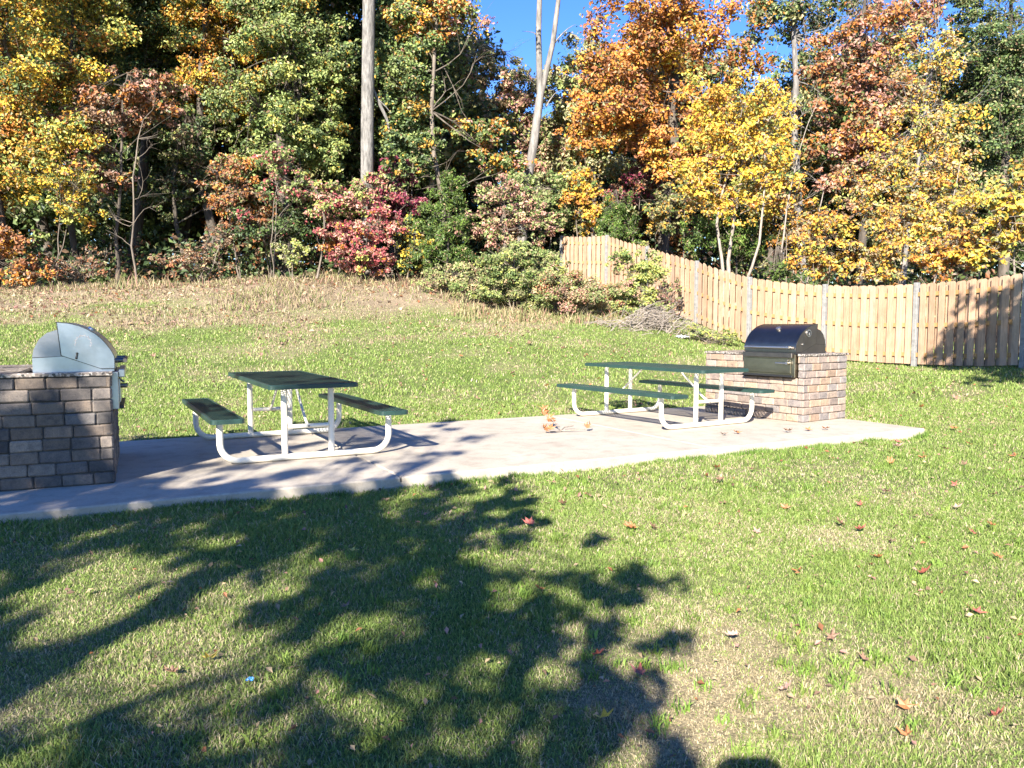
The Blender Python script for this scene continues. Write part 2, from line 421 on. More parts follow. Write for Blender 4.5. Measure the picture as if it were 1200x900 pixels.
parts = [lawn_layer(420000, 1.9, 6.8, 1.25, .047, .0042), lawn_layer(260000, 5.0, 13, 1.3, .058, .0075), lawn_layer(180000, 11, 25, 1.3, .075, .015)]
# longer tufts along the slab's lawn edges
u = -rng.random(9000) * 11.5; v = np.where(rng.random(9000) < .7, -.02 - .06 * rng.random(9000) ** 2, SLAB_W + .02 + .08 * rng.random(9000) ** 2)
ex = SC[0] + u * SU[0] + v * SV[0]; ey = SC[1] + u * SU[1] + v * SV[1]
hk = sstep(.38, .75, fbm(u * 1.9, v * 0, 81)); kk = rng.random(9000) < .15 + hk; ex, ey, hk = ex[kk], ey[kk], hk[kk]
parts.append(blades(ex, ey, .045 + .06 * hk * rng.random(len(ex)), np.full(len(ex), .006), np.array([.12, .2, .035]) * (.7 + .7 * rng.random(len(ex)))[:, None], .6))
tx_, ty_ = frustum_pts(1700, 2.0, 11, 1.3); kk = lawn_filter(tx_, ty_, 0) & (rng.random(1700) < sstep(.35, .7, fbm(tx_ * 1.1, ty_ * 1.1, 101))); tx_, ty_ = tx_[kk], ty_[kk]
m_ = 22; ti = np.repeat(np.arange(len(tx_)), m_); x, y = tx_[ti] + rng.normal(size=len(ti)) * .022, ty_[ti] + rng.normal(size=len(ti)) * .022; kk = lawn_filter(x, y, 0); x, y, ti = x[kk], y[kk], ti[kk]
tcol = (np.array([.14, .225, .04]) * (.75 + .6 * rng.random(len(tx_)))[:, None] + np.array([.05, .03, .01]) * rng.random(len(tx_))[:, None])[ti] * (.75 + .5 * rng.random(len(ti)))[:, None]
parts.append(blades(x, y, (.045 + .035 * rng.random(len(tx_)))[ti] * (.6 + .6 * rng.random(len(ti))), .0055 + .003 * rng.random(len(ti)), tcol, 1.05))
V, L, T, C = merge(parts)
tag(np_mesh('lawn_grass', V, L, T, GRASS, C), 'short patchy green lawn grass with straw coloured blades', 'grass', kind='stuff')

# dry grass and weeds of the bank
x, y = frustum_pts(120000, 14, 30.5, 1.2); z = H(x, y); dr, be = dryness(x, y, z)
keep = (rng.random(len(x)) < be * (.25 + 1.1 * sstep(.4, .65, fbm(x * .8, y * .8, 91)))) & ~((x > 3) & (y > 30 - x)) & lawn_filter(x, y, z)
x, y, z = x[keep], y[keep], z[keep]; n = len(x); tall = sstep(.5, .75, fbm(x * .55, y * .55, 95)) * sstep(1.2, 2.4, z)
pal = np.array([(.36, .285, .175), (.28, .205, .13), (.24, .25, .085), (.16, .22, .06), (.34, .235, .17)])
parts = [blades(x, y, (.04 + .07 * rng.random(n)) * (1 + 2.6 * tall), .016 + .012 * rng.random(n), pal[rng.choice(5, n, p=[.36, .24, .16, .12, .12])] * (.7 + .5 * rng.random(n))[:, None], 1.0)]
V, L, T, C = merge(parts)
tag(np_mesh('dry_grass', V, L, T, GRASS, C), 'tan dry grass and weeds covering the bank below the woods', 'dry grass', kind='stuff')

# ------------------------------------------------------------------ leaves
def leaf_quads(P, nrm, size, ratio, col):
    n = len(P); nrm = nrm / (np.linalg.norm(nrm, axis=1, keepdims=True) + 1e-9)
    r = rng.normal(size=(n, 3)); a = np.cross(nrm, r); a /= (np.linalg.norm(a, axis=1, keepdims=True) + 1e-9); b = np.cross(nrm, a)
    L = size[:, None] * .5; Wd = L * ratio
    V = np.empty((n, 4, 3)); V[:, 0] = P - a * L; V[:, 1] = P + b * Wd + nrm * L * .25; V[:, 2] = P + a * L - nrm * L * .15; V[:, 3] = P - b * Wd + nrm * L * .25
    b4 = np.arange(n)[:, None] * 4
    return V.reshape(-1, 3), (b4 + np.arange(4)).ravel(), np.full(n, 4), np.repeat(col[:, None, :], 4, 1).reshape(-1, 3)

def clump_leaves(clumps, palette, size, per, ratio=.62, flat=.65, up=.6):
    """clumps: rows cx cy cz r ; palette: list of (weight, rgb)"""
    cl = np.asarray(clumps, float); nc = len(cl)
    wts = np.array([p[0] for p in palette], float); wts /= wts.sum(); cols = np.array([p[1] for p in palette], float)
    cnt = np.maximum(3, (per * (cl[:, 3] / cl[:, 3].mean()) ** 2 * (.6 + .8 * rng.random(nc)))).astype(int)
    idx = np.repeat(np.arange(nc), cnt); n = len(idx)
    d = rng.normal(size=(n, 3)); d /= np.linalg.norm(d, axis=1, keepdims=True)
    rad = rng.random(n) ** .55 * (1 + .55 * rng.random(n) ** 2); off = d * rad[:, None] * cl[idx, 3][:, None]; off[:, 2] *= flat
    P = cl[idx, :3] + off
    nr = d * .55 + np.array([-.15, -.45, up * .85]) + rng.normal(size=(n, 3)) * .55
    main = rng.choice(len(wts), nc, p=wts); alt = rng.choice(len(wts), n, p=wts)
    pick = np.where(rng.random(n) < .5, main[idx], alt)
    tone = (.78 + .52 * rng.random(nc))[idx]
    base = cols[pick]; odd = rng.random(n) < .12; base[odd] = np.array([OLV, TAN, LGR, GRN, BRN])[rng.integers(0, 5, int(odd.sum()))]
    c = base * (tone * (.75 + .5 * rng.random(n)))[:, None]
    s = size * (.6 + .8 * rng.random(n))
    return leaf_quads(P, nr, s, ratio, np.clip(c, 0, .9))

def limb_path(p0, p1, sag=.12, k=6, wob=.05):
    p0 = np.array(p0, float); p1 = np.array(p1, float); L = np.linalg.norm(p1 - p0); out = []
    side = rng.normal(size=3) * wob * L
    for i in range(k):
        t = i / (k - 1)
        p = p0 * (1 - t) + p1 * t; p = p + np.array([0, 0, 1.]) * L * sag * math.sin(math.pi * t) * .6 + side * math.sin(math.pi * t) + rng.normal(size=3) * wob * L * .15 * (0 < i < k - 1)
        out.append(p)
    return out

def ellipsoid_clumps(e, n, rfrac, shell=.42):
    """e: cx cy cz rx ry rz"""
    d = rng.normal(size=(n, 3)); d /= np.linalg.norm(d, axis=1, keepdims=True)
    r = rng.random(n) ** shell * (.72 + .42 * rng.random(n))
    p = np.array(e[:3]) + d * r[:, None] * np.array(e[3:6])
    rr = rfrac * (e[3] * e[5]) ** .5 * (.55 + .8 * rng.random(n))
    return np.c_[p, rr]

def make_tree(name, label, cat, base, lobes, palette, trunk_top, trunk_r, bark, group=None, size=.125, density=1.0, n_clump=26, rfrac=.3, ratio=.62, flat=.65,
              limbs=60, stems=1, bare_twigs=0, stem_name='trunk', crown_name='crown', top_r=.25, kink=.04, up=.6, lift=0):
    """base (x,y); lobes: world ellipsoids; trunk_top a world point"""
    bx, by = base; bz = h1(bx, by) + lift
    root = empty(name, (bx, by, bz)); tag(root, label, cat, group)
    o = np.array([bx, by, bz])
    cl = np.concatenate([ellipsoid_clumps(e, max(6, int(2.7 * n_clump * (e[6] if len(e) > 6 else 1))), rfrac * .66) for e in lobes]) if lobes else np.zeros((0, 4))
    if len(cl):
        cl = cl[cl[:, 2] > H(cl[:, 0], cl[:, 1]) + .15]
    tb = MB(); tt = np.array(trunk_top, float)
    trunks = []
    for s in range(stems):
        top = tt + (rng.normal(size=3) * np.array([1, 1, .3]) * np.linalg.norm(tt - o) * .16 if s else 0)
        st = o + (rng.normal(size=3) * np.array([.012, .012, 0]) if s else 0) - np.array([0, 0, .15])
        k = 9; path = limb_path(st, top, 0, k, kink)
        r0 = trunk_r * (1 if s == 0 else .7)
        rad = [r0 * (1.35 if i == 0 else 1) * (1 - (1 - top_r) * i / (k - 1)) for i in range(k)]
        tb.tube(path, rad, 9 if trunk_r > .1 else 6); trunks.append((path, rad))
    order = rng.permutation(len(cl))[:limbs]
    for j in order:
        c = cl[j, :3]; path, rad = trunks[j % len(trunks)]
        dz = [abs((p[2] + .5 * math.hypot(p[0] - c[0], p[1] - c[1])) - c[2]) + (0 if i > 1 else 9) for i, p in enumerate(path)]
        i = min(len(path) - 1, int(np.argmin(dz)) + int(rng.integers(0, 4))); r = max(.01, rad[i] * (.42 if j in order[:9] else .2))
        lp = limb_path(path[i], c, .1, 6, .07); tb.tube(lp, [r * (1 - .85 * t / 5) for t in range(6)], 5)
        for _ in range(2):
            q = lp[3] + rng.normal(size=3) * cl[j, 3] * .9 + np.array([0, 0, .2]); tb.tube(limb_path(lp[2], q, .05, 4, .08), [r * .4, r * .3, r * .2, r * .08], 4)
    for j in order:
        c = cl[j]
        for _ in range(4):
            d = rng.normal(size=3) * c[3] * .8; d[2] = abs(d[2]) * .6
            tb.tube([c[:3] - d * .6 - [0, 0, c[3] * .3], c[:3], c[:3] + d], [.014, .01, .004], 3, False)
    for _ in range(bare_twigs):
        path, rad = trunks[rng.integers(len(trunks))]; i = rng.integers(2, len(path)); p = path[i]; ln = np.linalg.norm(tt - o) * (.1 + .16 * rng.random())
        d = rng.normal(size=3); d[2] = abs(d[2]) * .7 + .15; d /= np.linalg.norm(d); r = max(.012, rad[i] * .3)
        lp = limb_path(p, p + d * ln, .03, 6, .1); tb.tube(lp, [r * (1 - .85 * t / 5) for t in range(6)], 5)
        for _ in range(3):
            a = lp[rng.integers(2, 5)]; e = rng.normal(size=3) * .5 + d; e /= np.linalg.norm(e); tb.tube(limb_path(a, a + e * ln * .45, .03, 4, .1), [r * .4, r * .3, r * .2, r * .06], 4)
    tb.v = [tuple(np.array(v) - o) for v in tb.v]
    tb.build(stem_name, bark, root, smooth=60)
    if len(cl):
        area = sum(math.pi * e[3] * e[5] for e in lobes)
        per = density * 3.2 * area / (size * size * ratio * .5) / len(cl)
        V, L, T, C = clump_leaves(cl, palette, size, per, ratio, flat, up)
        V = V - o
        np_mesh(crown_name, V, L, T, LEAF, C, root)
    return root

# leaf colours
GRN = (.1, .145, .04); DGR = (.055, .088, .032); LGR = (.22, .265, .085); OLV = (.22, .21, .09); YGR = (.34, .35, .085)
YEL = (.55, .38, .045); GOLD = (.53, .3, .05); ORG = (.42, .17, .035); RUST = (.28, .115, .052); BRN = (.19, .12, .075)
CRI = (.3, .07, .075); MAG = (.18, .03, .06); PNK = (.42, .22, .17); TAN = (.4, .29, .16); PALE = (.38, .36, .2)

def lobe(px, py, d, rx, ry, w=1, depth=None):
    """crown lobe seen at px,py (radii in photo pixels) standing d metres away"""
    p = at(px, py, d); a = rx / FOC * d; b = ry / FOC * d
    return (*p, a, depth if depth else a * .9, b, w)
def bxy(px, d): return ((px - 600) / FOC * d, d)

def T(name, label, cat, px, d, lobes, pal, top, tr, bark=BARK_DARK, dd=0, **k):
    return make_tree(name, label, cat, bxy(px, d), [lobe(l[0], l[1], d + (l[5] if len(l) > 5 else 0), l[2], l[3], l[4] if len(l) > 4 else 1) for l in lobes], pal, at(top[0], top[1], d), tr, bark, **k)

# ---- the woods, left to right, front row
T('maple_tree', 'yellow and orange maple leaning over the left edge of the lawn', 'tree', -10, 28.5, [(10, -60, 120, 90), (30, 60, 110, 75), (40, 180, 95, 60), (-60, 150, 90, 120)],
  [(3, YEL), (2, GOLD), (2.5, YGR), (3, GRN), (1.5, ORG)], (0, -120), .24, n_clump=20, density=.9)
T('oak_tree', 'dark green oak with a few golden leaves, second tree from the left', 'tree', 150, 34, [(130, -40, 120, 110), (150, 80, 90, 70), (210, 30, 80, 80)],
  [(4, DGR), (4, GRN), (1.5, YGR), (1, GOLD)], (160, -140), .26, n_clump=22)
T('dogwood_tree', 'small rusty brown tree with pink tinged leaves in the dark left woods', 'tree', 140, 29, [(135, 130, 62, 52), (190, 115, 42, 30), (80, 160, 40, 30), (120, 205, 40, 22)],
  [(3, BRN), (3, RUST), (1.5, PNK), (1, ORG)], (150, 85), .08, n_clump=12, size=.14, density=.65)
T('maple_tree', 'golden yellow maple high up between the two green oaks', 'tree', 262, 33, [(262, 20, 75, 70), (230, 95, 52, 40), (300, -60, 90, 60), (275, 120, 30, 26)],
  [(3, GOLD), (2, YEL), (2, ORG), (2, GRN), (1, YGR)], (265, -110), .2, n_clump=18)
T('oak_tree', 'broad light green oak just left of the thick pale trunk', 'tree', 335, 31, [(335, 40, 76, 72), (322, 130, 76, 55), (372, 165, 38, 46), (340, -60, 78, 60), (300, 190, 42, 30), (385, 90, 34, 50, .7)],
  [(4, LGR), (3, GRN), (2, YGR), (1, DGR), (.4, GOLD)], (350, -90), .28, n_clump=18)
T('oak_tree', 'tall oak with a thick straight pale grey trunk', 'tree', 431, 29.3, [(430, -170, 200, 80), (478, 90, 42, 80, .9, 1.2), (485, 165, 40, 44, .9, 1), (462, 190, 22, 26, .5, -.5)],
  [(3, DGR), (3, GRN), (2, LGR), (.6, GOLD)], (433, -190), .25, BARK_PALE2, n_clump=20, top_r=.85, kink=.008, limbs=3)
T('oak_tree', 'slender crooked oak with bare twigs and golden leaves at its top', 'tree', 533, 31, [(520, 10, 55, 48), (570, 165, 46, 40, .8, 1), (480, 40, 36, 50), (600, 190, 36, 24, .6, 1)],
  [(2, GOLD), (3, GRN), (2, LGR), (2, ORG), (1.5, PNK)], (522, -40), .11, BARK_MID, n_clump=14, density=.6, bare_twigs=18, top_r=.4, kink=.035, size=.15, limbs=8)
fk = T('dead_tree', 'bare dead tree with a pale trunk forking high against the sky', 'tree', 606, 33, [], [], (633, 112), .22, BARK_PALE, top_r=.75, kink=.02)
o = np.array(fk.location); f0 = np.array(at(633, 115, 33)); mb = MB()
for tip, r, md in (((634, -60), .14, (631, 40)), ((662, -60), .125, (648, 50))):
    mb.tube([f0 - o, np.array(at(md[0], md[1], 33)) - o, np.array(at(tip[0], tip[1], 33)) - o], [r, r * .85, r * .6], 9)
for a, b in (((650, 50), (676, 22)), ((634, 60), (612, 30)), ((640, 125), (660, 100))):
    mb.tube([p - o for p in limb_path(at(*a, 33), np.array(at(*b, 33)) + [0, .6, 0], .1, 6, .06)], [.04, .034, .028, .02, .014, .006], 5)
mb.build('fork', BARK_PALE, fk, smooth=60)
T('oak_tree', 'thin olive and pink leaved tree behind the forked dead trunk', 'tree', 590, 37, [(585, 110, 50, 52), (640, 160, 55, 45), (560, 70, 36, 30), (612, 112, 40, 34), (650, 195, 50, 40)],
  [(2, OLV), (2, PNK), (2, TAN), (1.5, LGR)], (590, 60), .13, BARK_MID, n_clump=14, density=.75, size=.16, bare_twigs=8)
T('hickory_tree', 'pale olive tree with fine leaves right of the forked dead trunk', 'tree', 690, 36, [(690, 95, 50, 62), (700, 180, 60, 50), (665, 200, 45, 30), (660, 105, 34, 38)],
  [(3, OLV), (2, PALE), (2, LGR), (1, GOLD)], (692, 40), .14, BARK_MID, n_clump=16, density=.9, size=.16)
T('oak_tree', 'big orange oak towering over the left end of the fence', 'tree', 776, 30.5, [(762, 30, 84, 75), (750, 120, 88, 58), (800, 175, 70, 40), (760, -70, 86, 60), (700, 150, 46, 40)],
  [(5, ORG), (2, GOLD), (2.5, RUST), (.4, YEL)], (780, -100), .25, BARK_DARK, n_clump=22, density=1.0, size=.15)
T('maple_tree', 'bright yellow maple with forked white stems just behind the fence', 'tree', 847, 25.5, [(855, 135, 62, 48), (890, 160, 52, 60), (830, 200, 48, 50), (905, 215, 40, 40), (860, 240, 46, 28, .5)],
  [(5, YEL), (3, GOLD), (1.5, YGR), (1, ORG)], (884, 120), .085, TWIG, n_clump=20, density=.5, size=.115, stems=3, top_r=.3, kink=.06, bare_twigs=8)
T('oak_tree', 'tall dark green oak in the gap behind the yellow maple', 'tree', 945, 40, [(915, 20, 66, 60), (950, 110, 60, 60), (915, -50, 46, 40), (985, 40, 50, 50), (940, 200, 60, 50)],
  [(4, DGR), (3, OLV), (2, GRN), (.7, ORG)], (930, -60), .25, BARK_PALE, n_clump=16, density=.62, size=.19, bare_twigs=6)
T('oak_tree', 'rusty red oak left of the tall yellow birch', 'tree', 1005, 33, [(1010, 60, 66, 52), (1020, 130, 60, 60), (1000, 190, 55, 50), (1060, 20, 60, 40)],
  [(3, RUST), (2, PNK), (2, ORG), (1.5, BRN), (1, OLV)], (1015, -10), .2, n_clump=20, size=.17, density=.85)
T('birch_tree', 'tall yellow birch with a leaning white trunk behind the fence', 'tree', 1052, 26.5, [(1092, 75, 44, 50), (1085, 155, 60, 55), (1060, 235, 66, 45), (1110, 210, 50, 50), (1025, 215, 40, 40, .7)],
  [(4, GOLD), (2, YEL), (3, TAN), (2, YGR), (2, OLV), (1, ORG)], (1098, 42), .1, BARK_PALE, n_clump=24, density=.4, size=.115, bare_twigs=18, top_r=.25, kink=.02)
T('oak_tree', 'dark green oak at the right edge behind the yellow birch', 'tree', 1180, 35, [(1165, 60, 52, 50), (1170, 150, 56, 60), (1225, 90, 60, 80), (1190, 225, 60, 40), (1150, 10, 40, 36)],
  [(4, DGR), (3, GRN), (1.5, OLV)], (1185, -20), .25, n_clump=20, density=.8)
T('maple_tree', 'yellow maple sapling at the right edge leaning over the fence', 'tree', 1195, 19.5, [(1180, 262, 52, 40), (1225, 240, 60, 55), (1160, 300, 34, 18)],
  [(5, YEL), (2, GOLD), (2.5, YGR), (.8, ORG)], (1195, 215), .05, TWIG, n_clump=16, density=.7, size=.13, stems=3)

T('oak_tree', 'olive green tree filling the dark gap right of the small rusty tree', 'tree', 225, 32.5, [(215, 170, 52, 40), (245, 215, 44, 30), (190, 225, 40, 30, .7)],
  [(3, GRN), (3, DGR), (2, OLV), (1, BRN), (.6, YGR)], (220, 130), .12, BARK_DARK, n_clump=14, density=.6)
T('maple_tree', 'yellow green maple between the leaning maple and the dark green oak', 'tree', 95, 31, [(95, 20, 62, 50), (85, 100, 50, 46), (110, -50, 60, 40)],
  [(3, YGR), (3, GRN), (2, GOLD), (1.5, YEL)], (95, -60), .14, BARK_DARK, n_clump=16, density=.8)
# ---- shrubs and young trees of the edge
BUSH = [  # name, label, px, d, lobes, palette, size, density
 ('maple_sapling', 'orange maple sapling in the lower left corner of the woods', 0, 26.5, [(0, 285, 46, 36), (35, 318, 38, 18), (-50, 270, 50, 60)], [(3, ORG), (3, RUST), (1.5, GOLD), (1, BRN)], .17, .7),
 ('maple_sapling', 'yellow leaved sapling under the leaning maple at far left', 62, 27.5, [(70, 215, 60, 30), (90, 250, 34, 20)], [(3, YEL), (2, YGR), (2, GRN), (1, ORG)], .17, .6),
 ('shrub', 'small brown leaved shrub at the dark foot of the woods left of the tall sapling', 105, 28, [(95, 312, 50, 20)], [(3, BRN), (2, RUST), (1, DGR)], .15, .35),
 ('shrub', 'tan dry leaved shrub at the dark foot of the woods right of the tall sapling', 232, 28.6, [(225, 306, 52, 22), (260, 275, 28, 18)], [(3, BRN), (1, RUST), (1, TAN), (1, DGR)], .15, .35),
 ('shrub', 'rusty orange shrub below the broad light green oak', 285, 29, [(285, 235, 36, 50), (262, 205, 26, 26)], [(3, RUST), (2, ORG), (2, BRN), (1, LGR)], .16, .6),
 ('shrub', 'dark green shrub in shade behind the small pale green bush', 320, 29.6, [(320, 265, 60, 45)], [(4, DGR), (2, GRN), (.6, CRI)], .17, .7),
 ('shrub', 'reddish green shrub hanging under the light green oak', 322, 28.6, [(325, 190, 34, 24), (340, 222, 44, 22)], [(2, CRI), (3, LGR), (2, GRN), (1, PNK)], .16, .6),
 ('shrub', 'small pale green bush in front of the dark woods', 345, 27.9, [(343, 297, 21, 19)], [(3, YGR), (3, LGR), (1, PALE)], .13, .8),
 ('sumac_shrub', 'crimson red shrub spreading low at the edge of the grass', 425, 28.1, [(420, 297, 50, 24), (440, 265, 36, 24), (400, 275, 30, 20), (432, 310, 34, 16)], [(5, CRI), (3, PNK), (1, ORG), (.8, YGR)], .14, 1.1),
 ('sumac_shrub', 'dark magenta shrub beside the foot of the thick pale trunk', 468, 29.6, [(468, 200, 26, 20), (462, 238, 42, 24)], [(5, MAG), (2, CRI), (.5, GRN)], .15, .8),
 ('shrub', 'mixed pink and yellow shrub between the two red shrubs', 395, 29, [(385, 240, 46, 28), (425, 232, 40, 24), (440, 220, 26, 18)], [(3, PNK), (2, LGR), (2, CRI), (1.5, YGR)], .15, .75),
 ('shrub', 'yellow leaved shrub right of the crimson shrub', 478, 28.7, [(478, 272, 24, 24), (490, 300, 30, 26)], [(3, YEL), (3, GRN), (2, DGR), (1, YGR)], .15, .65),
 ('dogwood_shrub', 'pink leaved shrub right of the green cedar', 590, 29, [(590, 230, 46, 24), (575, 265, 40, 26), (620, 262, 40, 22)], [(4, PNK), (2, TAN), (2, LGR), (1, GRN)], .16, .75),
 ('shrub', 'dense green shrub behind the pink leaved shrub', 630, 31.5, [(630, 225, 60, 30), (655, 250, 40, 25)], [(3, GRN), (2, OLV), (2, LGR)], .16, .9),
 ('maple_sapling', 'orange yellow sapling right behind the left end of the fence', 690, 30.6, [(688, 240, 38, 26), (700, 262, 30, 16), (680, 212, 26, 16)], [(4, GOLD), (3, YEL), (2, ORG), (1, GRN)], .17, .8),
 ('maple_sapling', 'dark red sapling in shade under the big orange oak', 745, 32, [(742, 222, 36, 22), (760, 200, 26, 18)], [(3, MAG), (2, BRN), (1.5, RUST), (1, DGR)], .16, .7),
 ('shrub', 'olive shrub between the two cedars behind the fence', 785, 29, [(780, 250, 40, 26), (800, 225, 30, 22)], [(3, OLV), (2, GRN), (2, GOLD)], .15, .75),
 ('shrub', 'orange shrub right of the cedar behind the fence', 905, 26, [(915, 235, 30, 26), (940, 270, 34, 26)], [(3, ORG), (2, TAN), (2, GOLD), (1, OLV)], .15, .7),
 ('shrub', 'yellow and orange shrub above the middle of the fence', 965, 23.5, [(955, 300, 36, 26), (975, 262, 36, 30), (990, 310, 30, 18)], [(3, GOLD), (2, YEL), (2, ORG), (1.5, YGR), (1, BRN)], .14, .55),
 ('shrub', 'tall yellow brown shrub at the foot of the birch', 1050, 23, [(1040, 290, 46, 34), (1060, 255, 40, 30), (1030, 320, 40, 14)], [(3, GOLD), (2, TAN), (2, YEL), (2, OLV), (1, ORG)], .14, .52),
 ('shrub', 'orange leaved shrub above the fence post right of the birch', 1115, 21, [(1105, 305, 44, 20), (1130, 285, 40, 20)], [(4, ORG), (3, GOLD), (1, RUST), (1, YEL)], .13, .75),
 ('shrub', 'yellow shrub between the birch and the right edge', 1130, 23.5, [(1135, 245, 50, 36), (1100, 265, 40, 28)], [(4, YEL), (3, GOLD), (2, YGR), (1, TAN)], .14, .52),
 ('shrub', 'grey green bushy shrub in front of the left end of the fence', 602, 24.6, [(600, 312, 50, 32), (572, 335, 40, 28), (636, 325, 36, 34), (612, 350, 50, 26)], [(3, OLV), (3, LGR), (1, YGR), (3, GRN)], .1, .95),
 ('shrub', 'rusty low brambles in front of the left end of the fence', 690, 24, [(680, 345, 52, 34), (718, 352, 42, 30), (655, 345, 34, 34)], [(1, RUST), (3, OLV), (2, PNK), (3, LGR), (3, TAN)], .09, .75),
 ('shrub', 'light green shrub climbing in front of the fence', 757, 23.6, [(758, 325, 26, 42), (750, 352, 34, 28), (730, 305, 22, 28, .6)], [(4, YGR), (4, LGR), (1.5, GRN)], .1, .55),
 ('shrub', 'pinkish dry shrub between light green shrub and tall fence panels', 785, 23.6, [(785, 348, 20, 24)], [(3, PNK), (2, BRN), (2, LGR)], .1, .5),
 ('shrub', 'low weedy bush on the bank below the grey green shrub', 560, 26, [(545, 332, 44, 24), (515, 330, 34, 20)], [(3, LGR), (2, OLV), (2, TAN)], .1, .55),
 ('shrub', 'low green ivy bush at the fence foot left of the dark grill', 840, 21, [(842, 395, 24, 9), (815, 390, 20, 9)], [(4, YGR), (3, LGR), (2, GRN)], .08, .8),
 ('shrub', 'small yellow weed clump on the bank in front of the woods', 298, 26.3, [(298, 342, 18, 10)], [(3, YEL), (2, YGR), (1, LGR)], .09, .7),
]
for nm, lb, px, d, lobes, pal, sz, den in BUSH:
    top = min(lobes, key=lambda l: l[1])
    T(nm, lb, 'shrub' if 'shrub' in nm else 'sapling', px, d, lobes, pal, (top[0], top[1] + top[3] * .1), .03, BARK_MID, size=sz * .74, density=den, n_clump=17, rfrac=.28, stems=2, limbs=36,
      stem_name='stem', crown_name='foliage', kink=.06, bare_twigs=2)
for lb, px, d, lobes in (('feathery green cedar left of the pink leaved shrub', 525, 28.6, [(525, 262, 34, 42), (520, 298, 42, 26), (528, 225, 18, 26)]),
                         ('green cedar beside the orange sapling above the fence', 722, 29.5, [(722, 252, 24, 30), (720, 275, 32, 20)]),
                         ('dark green cedar behind the fence under the yellow maple', 868, 27, [(868, 285, 36, 26), (866, 262, 28, 24), (830, 275, 40, 26)]),
                         ('small green cedar tips showing above the middle of the fence', 915, 24, [(912, 318, 16, 16)])):
    T('cedar_tree', lb, 'tree', px, d, lobes, [(3, (.07, .12, .022)), (3, (.12, .18, .035)), (1, (.04, .07, .02))], (lobes[0][0], lobes[0][1] - 30), .05, BARK_DARK, size=.1, density=.9, ratio=.4, n_clump=26, rfrac=.22, flat=1.1, up=.3)

# bare saplings
for lb, px, d, tp, nt_ in (('leafless pale sapling standing before the dark left woods', 164, 27.6, (168, 140), 12), ('thin bare white stem right of the yellow maple', 915, 25, (945, 150), 9),
                      ('forked bare white sapling above the middle of the fence', 935, 24.2, (965, 225), 8), ('thin bare sapling beside the crimson shrub', 372, 28, (366, 215), 12), ('leaning bare branchy stem among yellow leaves by the birch', 1075, 25.2, (1125, 190), 8),
                      ('thin bare sapling left of the slender crooked oak', 492, 30, (484, 190), 10)):
    T('bare_sapling', lb, 'sapling', px, d, [], [], tp, .04, TWIG if px > 800 else BARK_MID, bare_twigs=nt_, top_r=.3, kink=.03, stem_name='stem', stems=1)

# ---- deeper woods: three grown once, then repeated
def deep(label, pal, hgt, cr, bark):
    d = 46; x = 0.
    z = h1(0, d); lobes = [(0, d, z + hgt * .72, cr, cr, hgt * .26, 1.3), (cr * .3, d, z + hgt * .45, cr * .95, cr * .9, hgt * .22, 1), (-cr * .4, d + .5, z + hgt * .25, cr * .8, cr * .8, hgt * .18, .8)]
    return make_tree('woodland_tree', label, 'tree', (0, d), lobes, pal, (0, d, z + hgt * .9), .25, bark, group='trees deep in the woods', size=.24, density=1.1, n_clump=26)
protos = [deep('dark green tree deep in the woods behind the front trees', [(3, DGR), (4, GRN), (1.5, OLV), (1, LGR)], 15, 4.2, BARK_DARK),
          deep('olive and golden tree deep in the woods behind the front trees', [(3, OLV), (2, GRN), (2, GOLD), (1, LGR)], 13.5, 4.0, BARK_DARK),
          deep('rusty brown tree deep in the woods behind the front trees', [(2, RUST), (2, ORG), (2, OLV), (1, GRN)], 14, 4.0, BARK_DARK)]
SPOT = [(-120, 42, 0, 1.2), (-30, 40, 1, 1.2), (70, 38, 0, 1.25), (130, 44, 0, 1.3), (215, 38, 0, 1.2), (300, 42, 2, 1.25), (385, 40, 0, 1.25), (455, 37, 0, 1.1), (500, 42, 1, 1.05),
        (560, 46, 0, .78), (640, 46, 1, .72), (715, 44, 0, .85), (790, 40, 2, 1.0), (850, 46, 0, .78), (905, 42, 1, .8), (985, 44, 0, 1.0), (1050, 40, 1, .9), (1120, 40, 0, .95), (1210, 42, 0, 1.05), (1300, 40, 1, 1.0),
        (20, 50, 0, 1.3), (170, 52, 0, 1.3), (340, 52, 0, 1.3), (470, 52, 0, 1.15), (1000, 54, 0, 1.1), (1160, 54, 0, 1.1), (770, 54, 0, 1.05)]
seen = set()
for k, (px, d, kind, sc) in enumerate(SPOT):
    o = protos[kind] if kind not in seen else copy_tree(protos[kind]); seen.add(kind)
    x, y = bxy(px, d); o.location = (x, y, h1(x, y)); o.rotation_euler = (0, 0, k * 1.7); o.scale = (sc * (1 + .1 * math.sin(k * 3)), sc, sc)

# the far wood beyond, one mass
n = 60000
x = (rng.random(n) * 2 - 1) * 62; y = 53 + rng.random(n) * 14; hh = H(x, y)
top = 5.5 + 5 * fbm(x * .12, y * .12, 33) + 5 * sstep(6, 16, np.abs(x + 1))
z = hh + rng.random(n) ** .9 * top
pal = np.array([DGR, GRN, BRN, OLV, RUST]); c = pal[rng.choice(5, n, p=[.4, .3, .1, .12, .08])] * (.6 + .6 * rng.random(n))[:, None]
V, L, TT, C = leaf_quads(np.c_[x, y, z], rng.normal(size=(n, 3)) + [0, -.5, .6], .45 + .3 * rng.random(n), .7, c)
tag(np_mesh('far_woods', V, L, TT, LEAF, C), 'far dark woods closing the view between the trees', 'woods', kind='stuff')

